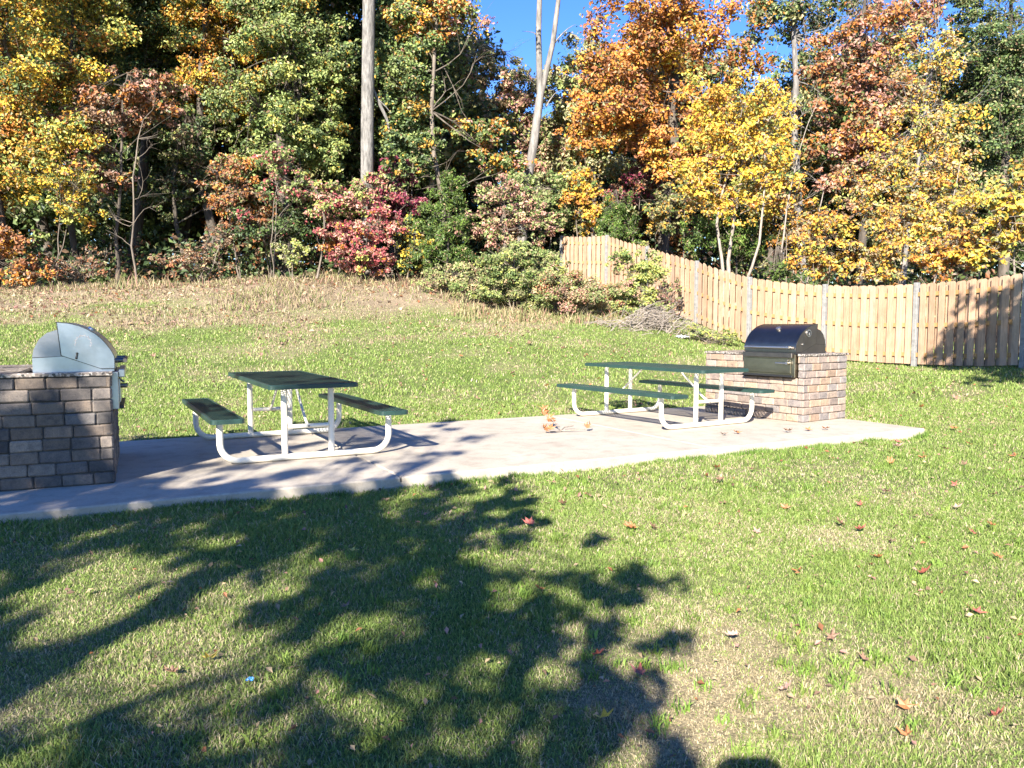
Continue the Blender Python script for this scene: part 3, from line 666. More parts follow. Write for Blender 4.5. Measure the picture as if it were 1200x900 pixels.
# understory mass deep in shade
n = 42000
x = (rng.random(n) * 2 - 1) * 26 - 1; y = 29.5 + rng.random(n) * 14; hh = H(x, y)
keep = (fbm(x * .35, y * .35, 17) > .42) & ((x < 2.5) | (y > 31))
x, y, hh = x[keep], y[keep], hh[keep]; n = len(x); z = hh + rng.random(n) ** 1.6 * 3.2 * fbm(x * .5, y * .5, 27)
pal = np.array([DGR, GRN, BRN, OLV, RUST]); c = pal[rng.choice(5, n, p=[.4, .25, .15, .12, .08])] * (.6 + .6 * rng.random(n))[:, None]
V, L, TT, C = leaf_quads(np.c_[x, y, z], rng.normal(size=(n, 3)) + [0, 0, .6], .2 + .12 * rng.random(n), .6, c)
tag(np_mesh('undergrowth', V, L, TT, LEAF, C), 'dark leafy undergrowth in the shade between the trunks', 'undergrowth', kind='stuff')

# leaf litter on the bank and under the trees
n = 15000
x, y = frustum_pts(n, 16, 31, 1.3); z = H(x, y); dr, be = dryness(x, y, z)
keep = (rng.random(n) < be * (.05 + .55 * sstep(23, 28, y) + .3 * sstep(-2, -12, x))) & ~((x > 3) & (y > 30 - x))
x, y, z = x[keep], y[keep], z[keep]; n = len(x)
pal = np.array([TAN, BRN, PNK, RUST, (.5, .36, .22)]); c = .95 * pal[rng.choice(5, n, p=[.3, .2, .18, .1, .22])] * (.6 + .6 * rng.random(n))[:, None]
x2, y2 = frustum_pts(5200, 2.2, 22, 1.25); z2 = H(x2, y2); k2 = lawn_filter(x2, y2, z2) & (rng.random(5200) < .25 + sstep(.45, .7, fbm(x2 * .8, y2 * .8, 19))); x2, y2, z2 = x2[k2], y2[k2], z2[k2]
c2 = pal[rng.choice(5, len(x2))] * (.5 + .6 * rng.random(len(x2)))[:, None]
szs = np.r_[.1 + .08 * rng.random(n), (.012 + .022 * rng.random(len(x2))) * (1 + y2 / 9)]
x, y, z, c = np.r_[x, x2], np.r_[y, y2], np.r_[z, z2 + .005], np.r_[c, c2]; n = len(x)
V, L, TT, C = leaf_quads(np.c_[x, y, z + .03], rng.normal(size=(n, 3)) * .5 + [0, 0, 1.], szs, .6, c)
tag(np_mesh('leaf_litter', V, L, TT, DRYLEAF, C), 'tan and pinkish leaf litter and dry bits scattered over bank and lawn', 'leaf litter', kind='stuff')

# tall weed stalks along the edge of the woods
mbw = []
n = 1900; px = rng.random(n) * 640 - 20; d = 26.3 + (px / 600) * 1.4 + rng.normal(size=n) * .7; x = (px - 600) / FOC * d
pal = np.array([(.45, .36, .2), (.3, .24, .12), (.2, .22, .08), (.4, .2, .16)])
V, L, TT, C = blades(x, d, .12 + .7 * rng.random(n) * sstep(.4, .75, fbm(x, d, 5)), np.full(n, .022), pal[rng.choice(4, n, p=[.4, .25, .2, .15])] * (.6 + .5 * rng.random(n))[:, None], 1.05)
Wd = (V, L, TT, C); n2 = 3000; px = 530 + rng.random(n2) * 265; d = 22.6 + (800 - px) / 270 * 1.0 + rng.normal(size=n2) * .5; x = (px - 600) / FOC * d
V, L, TT, C = merge([Wd, blades(x, d, .1 + .45 * rng.random(n2) * sstep(.35, .7, fbm(x * 1.5, d * 1.5, 6)), np.full(n2, .02), pal[rng.choice(4, n2, p=[.35, .15, .4, .1])] * (.7 + .5 * rng.random(n2))[:, None], 1.0)])
tag(np_mesh('tall_weeds', V, L, TT, GRASS, C), 'tall dry weed stalks fringing the edge of the woods', 'weeds', kind='stuff')

# ------------------------------------------------------------------ fence
FP = [(10.9, 13.2, 2.36), (9.95, 15.45, 2.34), (9.0, 17.75, 2.26), (7.75, 19.75, 2.33), (6.46, 21.7, 2.63), (5.5, 23.8, 3.24), (4.37, 25.9, 3.88), (3.3, 27.9, 4.46), (1.85, 30.0, 4.68)]
FP = [(11.85, 10.95, 2.38)] + FP
fence = empty('wooden_fence', (FP[3][0], FP[3][1], h1(*FP[3][:2])))
tag(fence, 'tall tan shadowbox wooden fence curving up the slope before the woods', 'fence')
fo = np.array(fence.location)
for k in range(len(FP) - 1):
    a = np.array(FP[k]); b = np.array(FP[k + 1]); mb = MB()
    if k == 0: a0 = None
    dv = b[:2] - a[:2]; Lh = np.linalg.norm(dv); dv /= Lh; nrm = np.array([-dv[1], dv[0]])      # nrm points to the lawn? fixed below
    mid = (a[:2] + b[:2]) / 2
    if np.dot(nrm, -mid) < 0: nrm = -nrm
    def P(s, n_, z): 
        q_ = a[:2] + dv * s + nrm * n_; return (q_[0] - fo[0], q_[1] - fo[1], z - fo[2])
    def plank(s0, s1, n0, n1, zb0, zt0, zb1, zt1, col, clip=.03):
        # upright board with clipped top corners
        w_ = s1 - s0; prof = [(s0, zb0), (s1, zb1), (s1, zt1 - clip), (s1 - min(.035, w_ * .3), zt1), (s0 + min(.035, w_ * .3), zt0), (s0, zt0 - clip)]
        vs = [P(s, n0, z) for s, z in prof] + [P(s, n1, z) for s, z in prof]; m = len(prof)
        mb.add(vs, [tuple(range(m)), tuple(range(2 * m - 1, m - 1, -1))] + [(i, (i + 1) % m, (i + 1) % m + m, i + m) for i in range(m)], col)
    npk = max(2, int(round((Lh - .1) / .236))); pitch = (Lh - .1) / npk
    zt = lambda s: a[2] + (b[2] - a[2]) * s / Lh - .03 * math.sin(math.pi * s / Lh)
    def bcol():
        t = random.random(); f = random.uniform(.86, 1.1)
        return tuple(c * f for c in ((.41, .262, .168) if t < .7 else (.38, .235, .148) if t < .88 else (.41, .285, .195) if t < .97 else (.32, .21, .145)))
    for i in range(npk):
        for back in (0, 1):
            s = .05 + pitch * (i + (.5 if back else 0)) + pitch * .1; wd = .142
            if s + wd > Lh - .03: continue
            g_ = random.uniform(-.012, .012); s0, s1 = s + random.uniform(-.004, .004), s + wd
            n0, n1 = ((.021, .039) if not back else (-.039, -.021))
            plank(s0, s1, n0, n1, zt(s) - 1.8 + .02 + g_ * .6, zt(s) + g_, zt(s1) - 1.8 + .02 + g_ * .6, zt(s1) + g_, bcol())
    for dz in (.24, .92, 1.58):
        vs = [P(s, n_, zt(s) - dz + e) for s in (.03, Lh / 2, Lh - .03) for n_ in (-.019, .019) for e in (-.045, .045)]
        fs = []
        for j in (0, 1):
            o_ = j * 4; fs += [(o_, o_ + 1, o_ + 5, o_ + 4), (o_ + 2, o_ + 6, o_ + 7, o_ + 3), (o_ + 1, o_ + 3, o_ + 7, o_ + 5), (o_, o_ + 4, o_ + 6, o_ + 2)]
        fs += [(0, 2, 3, 1), (8, 9, 11, 10)]
        mb.add(vs, fs, (.36, .2, .075))
    mb.build('fence_panel', M_WOOD, fence, colors=True)
for k, (x, y, zt_) in enumerate(FP):
    a = np.array(FP[max(0, k - 1)][:2]); b = np.array(FP[min(len(FP) - 1, k + 1)][:2]); ang = math.atan2(*(b - a)[::-1])
    mb = MB(); mb.box((-.047, -.055, -.3), (.047, .055, zt_ - 0.0 - h1(x, y) + .02), .006)
    p = mb.build('post', M_GALV, fence); p.location = (x - fo[0], y - fo[1], h1(x, y) - fo[2]); p.rotation_euler = (0, 0, ang)
bpy.context.view_layer.update()

# ------------------------------------------------------------------ block islands
PAL_BLOCK_SHADED = [(.165, .128, .098), (.135, .105, .082), (.105, .09, .08), (.215, .175, .14), (.075, .066, .06), (.155, .13, .11), (.16, .12, .09), (.14, .125, .115)]  # left island tones, darkened: its shade is put into the block colour
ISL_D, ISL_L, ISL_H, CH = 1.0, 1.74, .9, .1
GR0, GR1, GRZ = .1, .99, .3                  # grill cut-out along the front and its depth below the counter
def make_island(label, loc, rz, pal):
    """local x: depth (front face at x=0, body towards +x when flip=1), local y: along the front"""
    root = empty('block_island', loc, rz); tag(root, label, 'barbecue island', 'barbecue islands at the two ends of the slab')
    mb = MB(); T_ = .1
    def face(axis, fixed, sgn, length, other0):
        for c in range(9):
            z0 = c * CH; s = -random.uniform(0, .16) if c % 2 else -random.uniform(.06, .2)
            while s < length:
                w_ = random.choice((.2, .215, .23, .23)); a, b = max(s, 0), min(s + w_, length); s += w_
                if b - a < .03: continue
                if axis == 'y' and fixed == 0 and z0 + CH > ISL_H - GRZ + .01:
                    if a >= GR0 - .005 and b <= GR1 + .005: continue
                    if a < GR0 < b: b = GR0
                    elif a < GR1 < b: a = GR1
                    if b - a < .02: continue
                col = random.choice(pal); f = random.uniform(.8, 1.15); col = tuple(k * f for k in col)
                j = random.uniform(-.003, .003); g_ = .0025
                if axis == 'y': lo, hi = (min(fixed + j, fixed + sgn * T_), a + g_, z0 + g_), (max(fixed + j, fixed + sgn * T_), b - g_, z0 + CH - g_)
                else: lo, hi = (a + g_, min(fixed + j, fixed + sgn * T_), z0 + g_), (b - g_, max(fixed + j, fixed + sgn * T_), z0 + CH - g_)
                if axis == 'y': lo = (lo[0], max(lo[1], T_ + .002) if lo[1] < T_ and c % 2 else lo[1], lo[2])
                if lo[1] >= hi[1] - .01 or lo[0] >= hi[0] - .01: continue
                mb.box(lo, hi, .011, col, .0035)
    # faces: x=0 (front), x=D (back), y=0 and y=L (ends); courses alternate which face owns the corner
    face('y', 0, 1, ISL_L, 0); face('y', ISL_D, -1, ISL_L, 0)
    face('x', 0, 1, ISL_D, 0); face('x', ISL_L, -1, ISL_D, 0)
    mb.build('block_wall', M_BLOCK, root, colors=True)
    mb = MB(); mb.box((.02, .02, 0), (ISL_D - .02, ISL_L - .02, ISL_H - GRZ - .004), .002)
    mb.box((.02, .02, ISL_H - GRZ - .002), (ISL_D - .02, GR0 - .012, ISL_H - .002), .002); mb.box((.02, GR1 + .012, ISL_H - GRZ - .002), (ISL_D - .02, ISL_L - .02, ISL_H - .002), .002)
    mb.build('mortar_core', M_GREY, root)
    mb = MB(); zt = ISL_H + .034; lo, hi = -.012, ISL_D + .012
    mb.box((lo, -.012, ISL_H + .002), (hi, GR0 - .002, zt), .004); mb.box((lo, GR1 + .002, ISL_H + .002), (hi, ISL_L + .012, zt), .004)
    mb.box((.68, GR0 - .002, ISL_H + .003), (hi, GR1 + .002, zt), .004)
    mb.build('countertop', M_GRANITE, root)
    return root

# grill: local x depth (front at 0, +x to the back), y along, z from the counter top
LID = [(.389, .41), (.31, .402), (.229, .380), (.165, .349), (.106, .310), (.06, .266), (.023, .217), (-.01, .165), (-.03, .118), (-.03, .019), (.073, .019), (.365, .135)]
REAR = [(-.018, .0), (-.018, .10), (.01, .16), (.06, .235), (.12, .29), (.2, .33), (.3, .347), (.389, .345), (.459, .321), (.517, .27), (.558, .186), (.57, .121), (.57, 0)]
def make_grill(label, loc, rz, mirror, dark):
    root = empty('gas_grill', loc, rz); tag(root, label, 'grill', 'built in gas grills on the islands')
    sgn = -1 if mirror else 1
    kx = 1.14 if dark else 1.0; X = lambda p: [(sgn * a * (kx if a > 0 else 1), b) for a, b in p]
    y0, y1 = GR0 + .012, GR1 - .012
    steel = M_STEEL_DP if dark else M_STEEL; lidm = M_STEEL_DK if dark else M_STEEL
    mb = MB(); mb.prism(X(REAR), y0 + .012, y1 - .012); mb.build('firebox', steel if dark else M_STEEL_RR, root, smooth=30)
    for ya, yb in ((y0 + .006, y0 + .0115), (y1 - .0115, y1 - .006)):
        mb = MB(); mb.prism(X([(-.022, -.0), (-.022, .116), (.365, .126), (.568, .116), (.568, 0)]), ya, yb); sp = mb.build('side_panel', steel, root)
        mb = MB(); mb.prism(X([(.2, .1265), (.57, .1175), (.57, .123), (.2, .132)]), ya + .001, yb - .001); mb.build('seam', M_BLACK, sp)
    mb = MB(); mb.prism(X(LID), y0, y1)
    lid = mb.build('lid', lidm, root, smooth=30)
    # end plates with a thin dark gasket line round them
    sh = lambda p, k: [((a - .17) * k + .17, (b - .2) * k + .2) for a, b in p]
    for ya, yb, yc in ((y0 - .002, y0 + .001, y0 - .005), (y1 - .001, y1 + .002, y1 + .005)):
        mb = MB(); mb.prism(X(sh(LID, 1.008)), min(ya, yb), max(ya, yb)); mb.build('gasket', M_BLACK, lid)
        mb = MB(); mb.prism(X(sh(LID, .972)), min(ya, yc), max(ya, yc)); ep = mb.build('end_plate', steel, lid)
        out = -1 if ya < .5 else 1
        # vent wheel
        cx, cz, ye = sgn * .2 * kx, .28, yc
        if dark:
            mb = MB(); mb.tube([(cx, ye, cz), (cx, ye + out * .012, cz)], .052, 24); mb.build('vent_ring', M_CHROME, lid, smooth=40)
            mb = MB(); mb.tube([(cx, ye + out * .011, cz), (cx, ye + out * .016, cz)], .036, 20); mb.build('vent_hole', M_BLACK, lid, smooth=40)
            mb = MB(); mb.box((cx - .012, min(ye, ye + out * .022), cz - .03), (cx + .012, max(ye, ye + out * .022), cz + .01), .002); mb.build('vent_tab', M_CHROME, lid)
            mb = MB(); mb.tube([(sgn * .1, ye, .13), (sgn * .1, ye + out * .01, .13)], .012, 12); mb.build('screw', M_CHROME, lid)
        else:
            vs = []; fs = []; m_ = 22
            for k in range(m_ + 1):                      # one broken, smeared ring where the vent wheel sat
                a_ = R(-15 + k * 10); wob = .006 * math.sin(k * 2.3); w_ = .001 + .006 * abs(math.sin(k * 1.7 + .4)) ** 2
                for r_ in (.058 + wob - w_, .058 + wob + w_):
                    vs.append((cx + r_ * math.cos(a_), ye + out * .0012, .232 + r_ * 1.15 * math.sin(a_)))
            for k in range(m_): fs.append((2 * k, 2 * k + 1, 2 * k + 3, 2 * k + 2))
            mb = MB(); mb.add(vs, fs)
            mb.build('soot_mark', M_SOOT, lid)
            mb = MB(); mb.tube([(sgn * .246, ye + out * .001, .158), (sgn * .249, ye + out * .001, .14), (sgn * .256, ye + out * .001, .105)], [.010, .008, .010], 8); mb.build('spit_slot', M_BLACK, lid)
    # thermometer on the curved lid front
    c0 = np.array([sgn * .155, (y0 + y1) / 2, .343]); nd = np.array([-sgn * .5, 0, .86])
    mb = MB(); mb.tube([c0 - nd * .01, c0 + nd * .016, c0 + nd * .02], [.034, .034, .026], 20); th = mb.build('thermometer', M_CHROME, lid, smooth=40)
    # lid handle
    mb = MB(); mb.tube([(-sgn * .105, y0 + .06, .085), (-sgn * .105, y1 - .06, .085)], .016, 14)
    for yy in (y0 + .1, y1 - .1): mb.tube([(-sgn * .025, yy, .085), (-sgn * .105, yy, .085)], .02, 12)
    mb.build('lid_handle', M_CHROME if dark else M_STEEL_DP, lid, smooth=40)
    # front: fascia below the counter, charcoal door with a small handle, drip ledge
    mb = MB(); f = lambda a, b: (min(sgn * a, sgn * b), max(sgn * a, sgn * b))
    xa, xb = f(-.05, .3); mb.box((xa, y0, -GRZ - .022), (xb, y1, -.006), .004); fr = mb.build('front_panel', M_STEEL_FR if dark else steel, root)
    xa, xb = f(-.062, -.0502); mb = MB(); mb.box((xa, y0 + .06, -GRZ + .03), (xb, y1 - .05, -.07), .003); dr_ = mb.build('door', M_STEEL_FR if dark else steel, fr)
    xa, xb = f(-.11, -.0622)
    mb = MB(); mb.tube([(-sgn * .11, y0 + .075, -.13), (-sgn * .11, y0 + .27, -.13)], .011, 10); mb.tube([(-sgn * .06, y0 + .1, -.13), (-sgn * .11, y0 + .1, -.13)], .02, 10); mb.tube([(-sgn * .06, y0 + .1, -.075), (-sgn * .09, y0 + .1, -.1)], .008, 8)
    mb.build('door_handle', M_CHROME if dark else M_STEEL_DP, dr_, smooth=40)
    xa, xb = f(-.1, -.0502); mb = MB(); mb.box((xa, y0 + .02, -.055), (xb, y1 - .02, .012), .006); mb.build('control_ledge', steel, fr)
    xa, xb = f(-.085, -.0502); mb = MB(); mb.box((xa, y0 + .02, -GRZ - .022), (xb, y1 - .01, -GRZ + .004), .004); mb.build('drip_ledge', M_BLACK, fr)
    return root

# left island: its front faces right, end face faces us.  right island: its front faces left.
AL = (-3.315, 6.55, 0.0); ATH = .438
isl_l = make_island('shaded brown and grey block barbecue island with silver grill', AL, ATH, PAL_BLOCK_SHADED)
isl_l.scale = (-1, 1, 1)
gl = make_grill('silver steel grill with domed lid seen from its end', (AL[0], AL[1], .934), ATH, False, False)
gl.scale = (-1, 1, 1)
BR = (3.953, 10.725, 0.0); BTH = .604
PAL_BLOCK_SUNLIT = [(.245, .19, .155), (.22, .17, .14), (.18, .152, .137), (.27, .205, .16), (.195, .168, .152), (.29, .2, .138), (.27, .205, .158), (.225, .175, .145)]  # lighter copy of the block tones, the sunlight put into the colour
isl_r = make_island('sunlit tan and brown block barbecue island with dark grill', BR, BTH, PAL_BLOCK_SUNLIT)
gr = make_grill('dark polished grill with thermometer on its domed lid', (BR[0], BR[1], .934), BTH, False, True)

# ------------------------------------------------------------------ picnic tables
TL, TW = 2.44, .86; SO, SW = .795, .3; UO, PG, FS = .83, .23, 1.82; TR = .031
def rounded(hx, hy, r, k=5):
    pts = []
    for cx, cy, a0 in ((hx - r, hy - r, 0), (-hx + r, hy - r, 90), (-hx + r, -hy + r, 180), (hx - r, -hy + r, 270)):
        for i in range(k): pts.append((cx + r * math.cos(R(a0 + 90 * i / (k - 1))), cy + r * math.sin(R(a0 + 90 * i / (k - 1)))))
    return pts
def mesh_deck(hx, hy, z, cx=0, th=.042, rim=.028, pitch=.034):
    """green coated expanded-steel deck: solid rounded rim and a real diamond lattice; local x across, y along"""
    mb = MB(); o_ = rounded(hx, hy, .05); i_ = rounded(hx - rim, hy - rim, .03); c_ = rounded(hx - .006, hy - .006, .045); n = len(o_)
    rings = [[(cx + x, y, z - th) for x, y in o_], [(cx + x, y, z - .006) for x, y in o_], [(cx + x, y, z) for x, y in c_], [(cx + x, y, z) for x, y in i_], [(cx + x, y, z - th) for x, y in i_]]
    vs = sum(rings, []); fs = []
    for r_ in range(5):
        for k in range(n):
            k2 = (k + 1) % n; r2 = (r_ + 1) % 5; fs.append((r_ * n + k, r_ * n + k2, r2 * n + k2, r2 * n + k))
    mb.add(vs, fs)
    ax, ay = hx - rim + .004, hy - rim + .004; ang = R(33); zt = z - .003; t_ = .006; w_ = .0085
    for sg in (1, -1):
        dx, dy = math.sin(ang) * 1.0, math.cos(ang) * sg; nx_, ny_ = dy, -dx
        m = int((ax + ay) * 1.3 / pitch) + 2
        for k in range(-m, m + 1):
            p = np.array([nx_, ny_]) * k * pitch; lo, hi = -9., 9.
            for e, dd, lim in ((p[0], dx, ax), (p[1], dy, ay)):
                t1, t2 = (-lim - e) / dd, (lim - e) / dd; lo = max(lo, min(t1, t2)); hi = min(hi, max(t1, t2))
            if hi - lo < .01: continue
            a = p + np.array([dx, dy]) * lo; b = p + np.array([dx, dy]) * hi; q_ = np.array([nx_, ny_]) * w_ / 2
            zz = zt - (0 if sg > 0 else .0035)
            v8 = [(cx + s[0], s[1], h_) for h_ in (zz - t_, zz) for s in (a - q_, a + q_, b + q_, b - q_)]
            mb.add(v8, [(0, 3, 2, 1), (4, 5, 6, 7), (0, 1, 5, 4), (1, 2, 6, 5), (2, 3, 7, 6), (3, 0, 4, 7)])
    return mb
def make_table(label, loc, rz):
    root = empty('picnic_table', loc, rz); tag(root, label, 'picnic table', 'picnic tables on the concrete slab')
    mesh_deck(TW / 2, TL / 2, .762).build('tabletop', M_GREEN, root)
    for s in (-1, 1): mesh_deck(SW / 2, TL / 2, .465, s * SO).build('bench_seat', M_GREEN, root)
    for e in (-1, 1):
        y = e * FS / 2; mb = MB(); rb = .17; pts = []
        zs = .465 - .045
        pts.append((-UO - .0, y, zs)); pts.append((-UO, y, .3))
        for i in range(7): a = R(180 + 90 * i / 6); pts.append((-UO + rb + rb * math.cos(a) , y, TR + rb + rb * math.sin(a) + .004))
        for i in range(7): a = R(270 + 90 * i / 6); pts.append((UO - rb + rb * math.cos(a), y, TR + rb + rb * math.sin(a) + .004))
        pts.append((UO, y, .3)); pts.append((UO, y, zs))
        mb.tube(pts, TR, 14); fr = mb.build('base_frame', M_WHITE, root, smooth=50)
        for s in (-1, 1):
            mb = MB(); mb.tube([(s * PG, y, TR + .01), (s * PG, y, .716)], TR * .98, 14); mb.build('post', M_WHITE, fr, smooth=50)
        mb = MB(); mb.tube([(-PG + TR, y, .33), (PG - TR, y, .33)], .022, 12); mb.build('crossbar', M_WHITE, fr, smooth=50)
        mb = MB(); mb.box((-TW / 2 + .05, y - .022, .716), (TW / 2 - .05, y + .022, .7225), .002); mb.build('bracket', M_WHITE, fr)
        for s in (-1, 1):
            mb = MB(); mb.box((s * SO - SW / 2 + .03, y - .022, .419), (s * SO + SW / 2 - .03, y + .022, .4245), .002); mb.build('bracket', M_WHITE, fr)
        mb = MB(); mb.tube([(0, y - e * .02, .34), (0, y - e * .1, .38), (0, y - e * .5, .68), (0, y - e * .56, .716)], .014, 10); mb.build('brace', M_WHITE, root, smooth=50)
        mb = MB(); mb.tube([(0, y - .03, .33), (0, y + .03, .33)], .011, 8); mb.build('bolt', M_GALV, fr)
    return root
t1 = make_table('green topped picnic table in dappled shade near the silver grill', (-2.443, 8.588, 0), .493)
t2 = make_table('green topped picnic table in full sun near the dark grill', (2.087, 11.11, 0), .564)

# ------------------------------------------------------------------ fallen leaves
def leaf_shape(lobes, depth, curl):
    bm = bmesh.new(); n = lobes * 2 + 1; ring = []
    pts = []
    for i in range(lobes * 2):
        a = 2 * math.pi * (i + .5) / (lobes * 2); r = (1 if i % 2 == 0 else depth) * (1 + .25 * math.cos(a)) * .5
        pts.append((r * math.cos(a), r * math.sin(a) * .85))
    c = bm.verts.new((0, 0, .05)); ring = [bm.verts.new((x, y, curl * (x * x * 1.1 + y * y * 1.6) + random.uniform(-.06, .08))) for x, y in pts]
    for i in range(len(ring)): bm.faces.new((c, ring[i], ring[(i + 1) % len(ring)]))
    s0 = bm.verts.new((-.5, .015, .02)); s1 = bm.verts.new((-.5, -.015, .02)); s2 = bm.verts.new((-.95, 0, .12)); bm.faces.new((s0, s2, s1)); bm.faces.new((c, s0, s1))
    return bm
LC = {'red': (.3, .085, .06), 'orange': (.31, .125, .045), 'brown': (.2, .115, .07), 'pink': (.36, .22, .17), 'yellow': (.5, .38, .08)}
LM = {}
for nm, c in LC.items(): LM[nm] = paint_mat('fallen_leaf_' + nm, c, .6, .25, 9)
LPROTO = {}
for nm in LC:
    LPROTO[nm] = []
    for v in range(3):
        bm = leaf_shape(5 if v < 2 else 7, .42 + .1 * v, .55 + .3 * v); me = bpy.data.meshes.new('fallen_leaf'); bm.to_mesh(me); bm.free(); me.materials.append(LM[nm]); LPROTO[nm].append(me)
LT = {'red': 'red fallen oak leaf lying on the lawn', 'orange': 'orange fallen leaf lying on the lawn', 'brown': 'brown dry curled leaf lying on the lawn', 'pink': 'faded pinkish leaf lying on the lawn', 'yellow': 'small yellow leaf lying on the lawn'}
LP = [(622, 620, 'red'), (740, 624, 'orange'), (630, 697, 'orange'), (699, 776, 'red'), (750, 798, 'red'), (706, 853, 'yellow'), (203, 799, 'brown'), (245, 780, 'yellow'), (413, 652, 'yellow'), (405, 718, 'brown'),
      (742, 624, 'orange'), (766, 625, 'brown'), (848, 595, 'brown'), (921, 600, 'orange'), (887, 629, 'pink'), (840, 553, 'orange'), (843, 567, 'brown'), (1008, 596, 'red'), (1039, 582, 'pink'), (1007, 627, 'red'), (985, 620, 'brown'),
      (1089, 610, 'pink'), (1140, 630, 'red'), (1163, 622, 'orange'), (1170, 659, 'orange'), (1030, 660, 'orange'), (1082, 679, 'red'), (935, 676, 'orange'), (1144, 724, 'red'), (1014, 782, 'brown'), (974, 755, 'brown'), (1061, 838, 'orange'), (920, 818, 'pink'),
      (1063, 871, 'orange'), (1167, 850, 'red'), (1052, 522, 'red'), (1082, 540, 'orange'), (1044, 546, 'orange'), (1136, 524, 'orange'), (1118, 505, 'orange'), (1119, 573, 'red'), (1190, 538, 'orange'), (1181, 556, 'red'), (1108, 530, 'brown'), (1020, 505, 'brown'),
      (1050, 527, 'pink'), (1130, 548, 'brown'), (985, 570, 'brown'), (880, 555, 'brown'), (975, 498, 'red'), (660, 596, 'brown'), (860, 753, 'pink'), (1045, 640, 'brown'), (1120, 600, 'pink'), (690, 585, 'brown'), (1165, 585, 'brown'),
      (1080, 480, 'orange'), (1120, 470, 'brown'), (560, 470, 'brown'), (470, 455, 'brown'), (500, 430, 'pink'), (600, 440, 'brown'), (250, 450, 'brown'), (400, 425, 'brown'), (540, 420, 'orange'), (620, 405, 'brown'), (180, 420, 'brown'), (712, 470, 'red'), (430, 410, 'brown'), (330, 405, 'pink'), (660, 420, 'brown'), (590, 480, 'brown'), (220, 400, 'brown'), (640, 455, 'orange')]
for px, py, kc in LP:
    x, y, z = on_ground(px, py); u, v = slab_uv(np.array([x]), np.array([y]))
    if -SLAB_L < u[0] < .05 and -.05 < v[0] < SLAB_W + .05: continue
    o = bpy.data.objects.new('fallen_leaf', random.choice(LPROTO[kc])); COL.objects.link(o)
    s = random.uniform(.07, .1) * (1 if y < 8 else 1.35); o.location = (x, y, z + .036); o.scale = (s, s, s); o.rotation_euler = (random.uniform(-.5, .3), random.uniform(-.4, .4), random.uniform(0, 6.28))
    tag(o, LT[kc], 'leaf', kc + ' leaves fallen on the lawn')
# leaves along the slab front edge
for px, py, kc in ((862, 519, 'orange'), (848, 521, 'brown'), (946, 516, 'orange'), (968, 515, 'orange'), (925, 518, 'brown')):
    a = (px - 600) / FOC; x, y, z = on_ground(px, py)
    o = bpy.data.objects.new('fallen_leaf', random.choice(LPROTO[kc])); COL.objects.link(o); o.location = (x, y, max(z, -.03) + .05); o.scale = (.13, .13, .13); o.rotation_euler = (random.uniform(-.4, .4), .3, random.uniform(0, 6))
    tag(o, 'dry %s leaf caught in the grass along the front edge of the slab' % kc, 'leaf', kc + ' leaves along the slab edge')

# broken oak twig with dry leaves on the slab
tw = empty('fallen_twig', (.6, 9.8, 0), .3); tw.scale = (.8, .8, .95); tag(tw, 'broken twig with dry orange brown leaves lying on the concrete slab', 'twig')
mb = MB(); stems = [[(-.12, .42, .22), (-.06, .3, .16), (0, .1, .06), (.02, 0, .015)], [(.02, 0, .015), (.2, -.1, .03), (.42, -.06, .03)], [(.02, 0, .015), (-.12, -.1, .02), (-.28, -.07, .02)], [(.02, 0, .02), (.13, .16, .04), (.3, .2, .05)]]
for st in stems: mb.tube(st, [.009 - .0015 * i for i in range(len(st))], 6)
mb.build('stem', TWIG, tw, smooth=60)
for (x, y, z), kc in (((-.12, .44, .27), 'orange'), ((-.15, .4, .22), 'orange'), ((-.08, .36, .22), 'orange'), ((-.08, .3, .14), 'orange'), ((-.04, .28, .12), 'orange'), ((.4, -.05, .06), 'orange'), ((.47, -.02, .06), 'brown'), ((-.3, -.06, .06), 'orange'), ((-.22, -.11, .06), 'orange')):
    o = bpy.data.objects.new('leaf', random.choice(LPROTO[kc])); COL.objects.link(o); o.parent = tw; s = random.uniform(.13, .165); o.location = (x, y, z); o.scale = (s, s, s); o.rotation_euler = (random.choice((-1, 1)) * random.uniform(.7, 1.4), random.uniform(-.6, .6), random.uniform(-.8, .8))

# brush pile, scraps
bp = at(768, 384, 21.8); bpx, bpy_ = bp[0], bp[1]; bz = h1(bpx, bpy_)
mb = MB()
for k in range(230):
    r = random.gauss(0, .55); a = random.uniform(0, 6.28); c = np.array([r * 1.3 * math.cos(a), r * .7 * math.sin(a), 0]); hh = max(.04, .55 * math.exp(-(c[0] ** 2 / .9 + c[1] ** 2 / .5)) * random.random())
    L_ = random.uniform(.3, 1.3); th = random.gauss(.1, .7); ph = random.gauss(.15, .3)
    gz = h1(bpx + c[0], bpy_ + c[1]) - bz
    d = np.array([math.cos(th) * math.cos(ph), math.sin(th) * math.cos(ph), math.sin(ph)]) * L_; p0 = c + [0, 0, hh + gz] - d / 2; p0[2] = max(p0[2], gz)
    f = random.uniform(.7, 1.2); r_ = random.uniform(.006, .016)
    mb.tube(limb_path(p0, p0 + d, .05, 4, .06), [r_, r_ * .8, r_ * .6, r_ * .3], 4)
b = mb.build('brush_pile', TWIG, None); b.location = (bpx, bpy_, bz); tag(b, 'heap of dead grey brown sticks on the bank in front of the fence', 'brush pile')
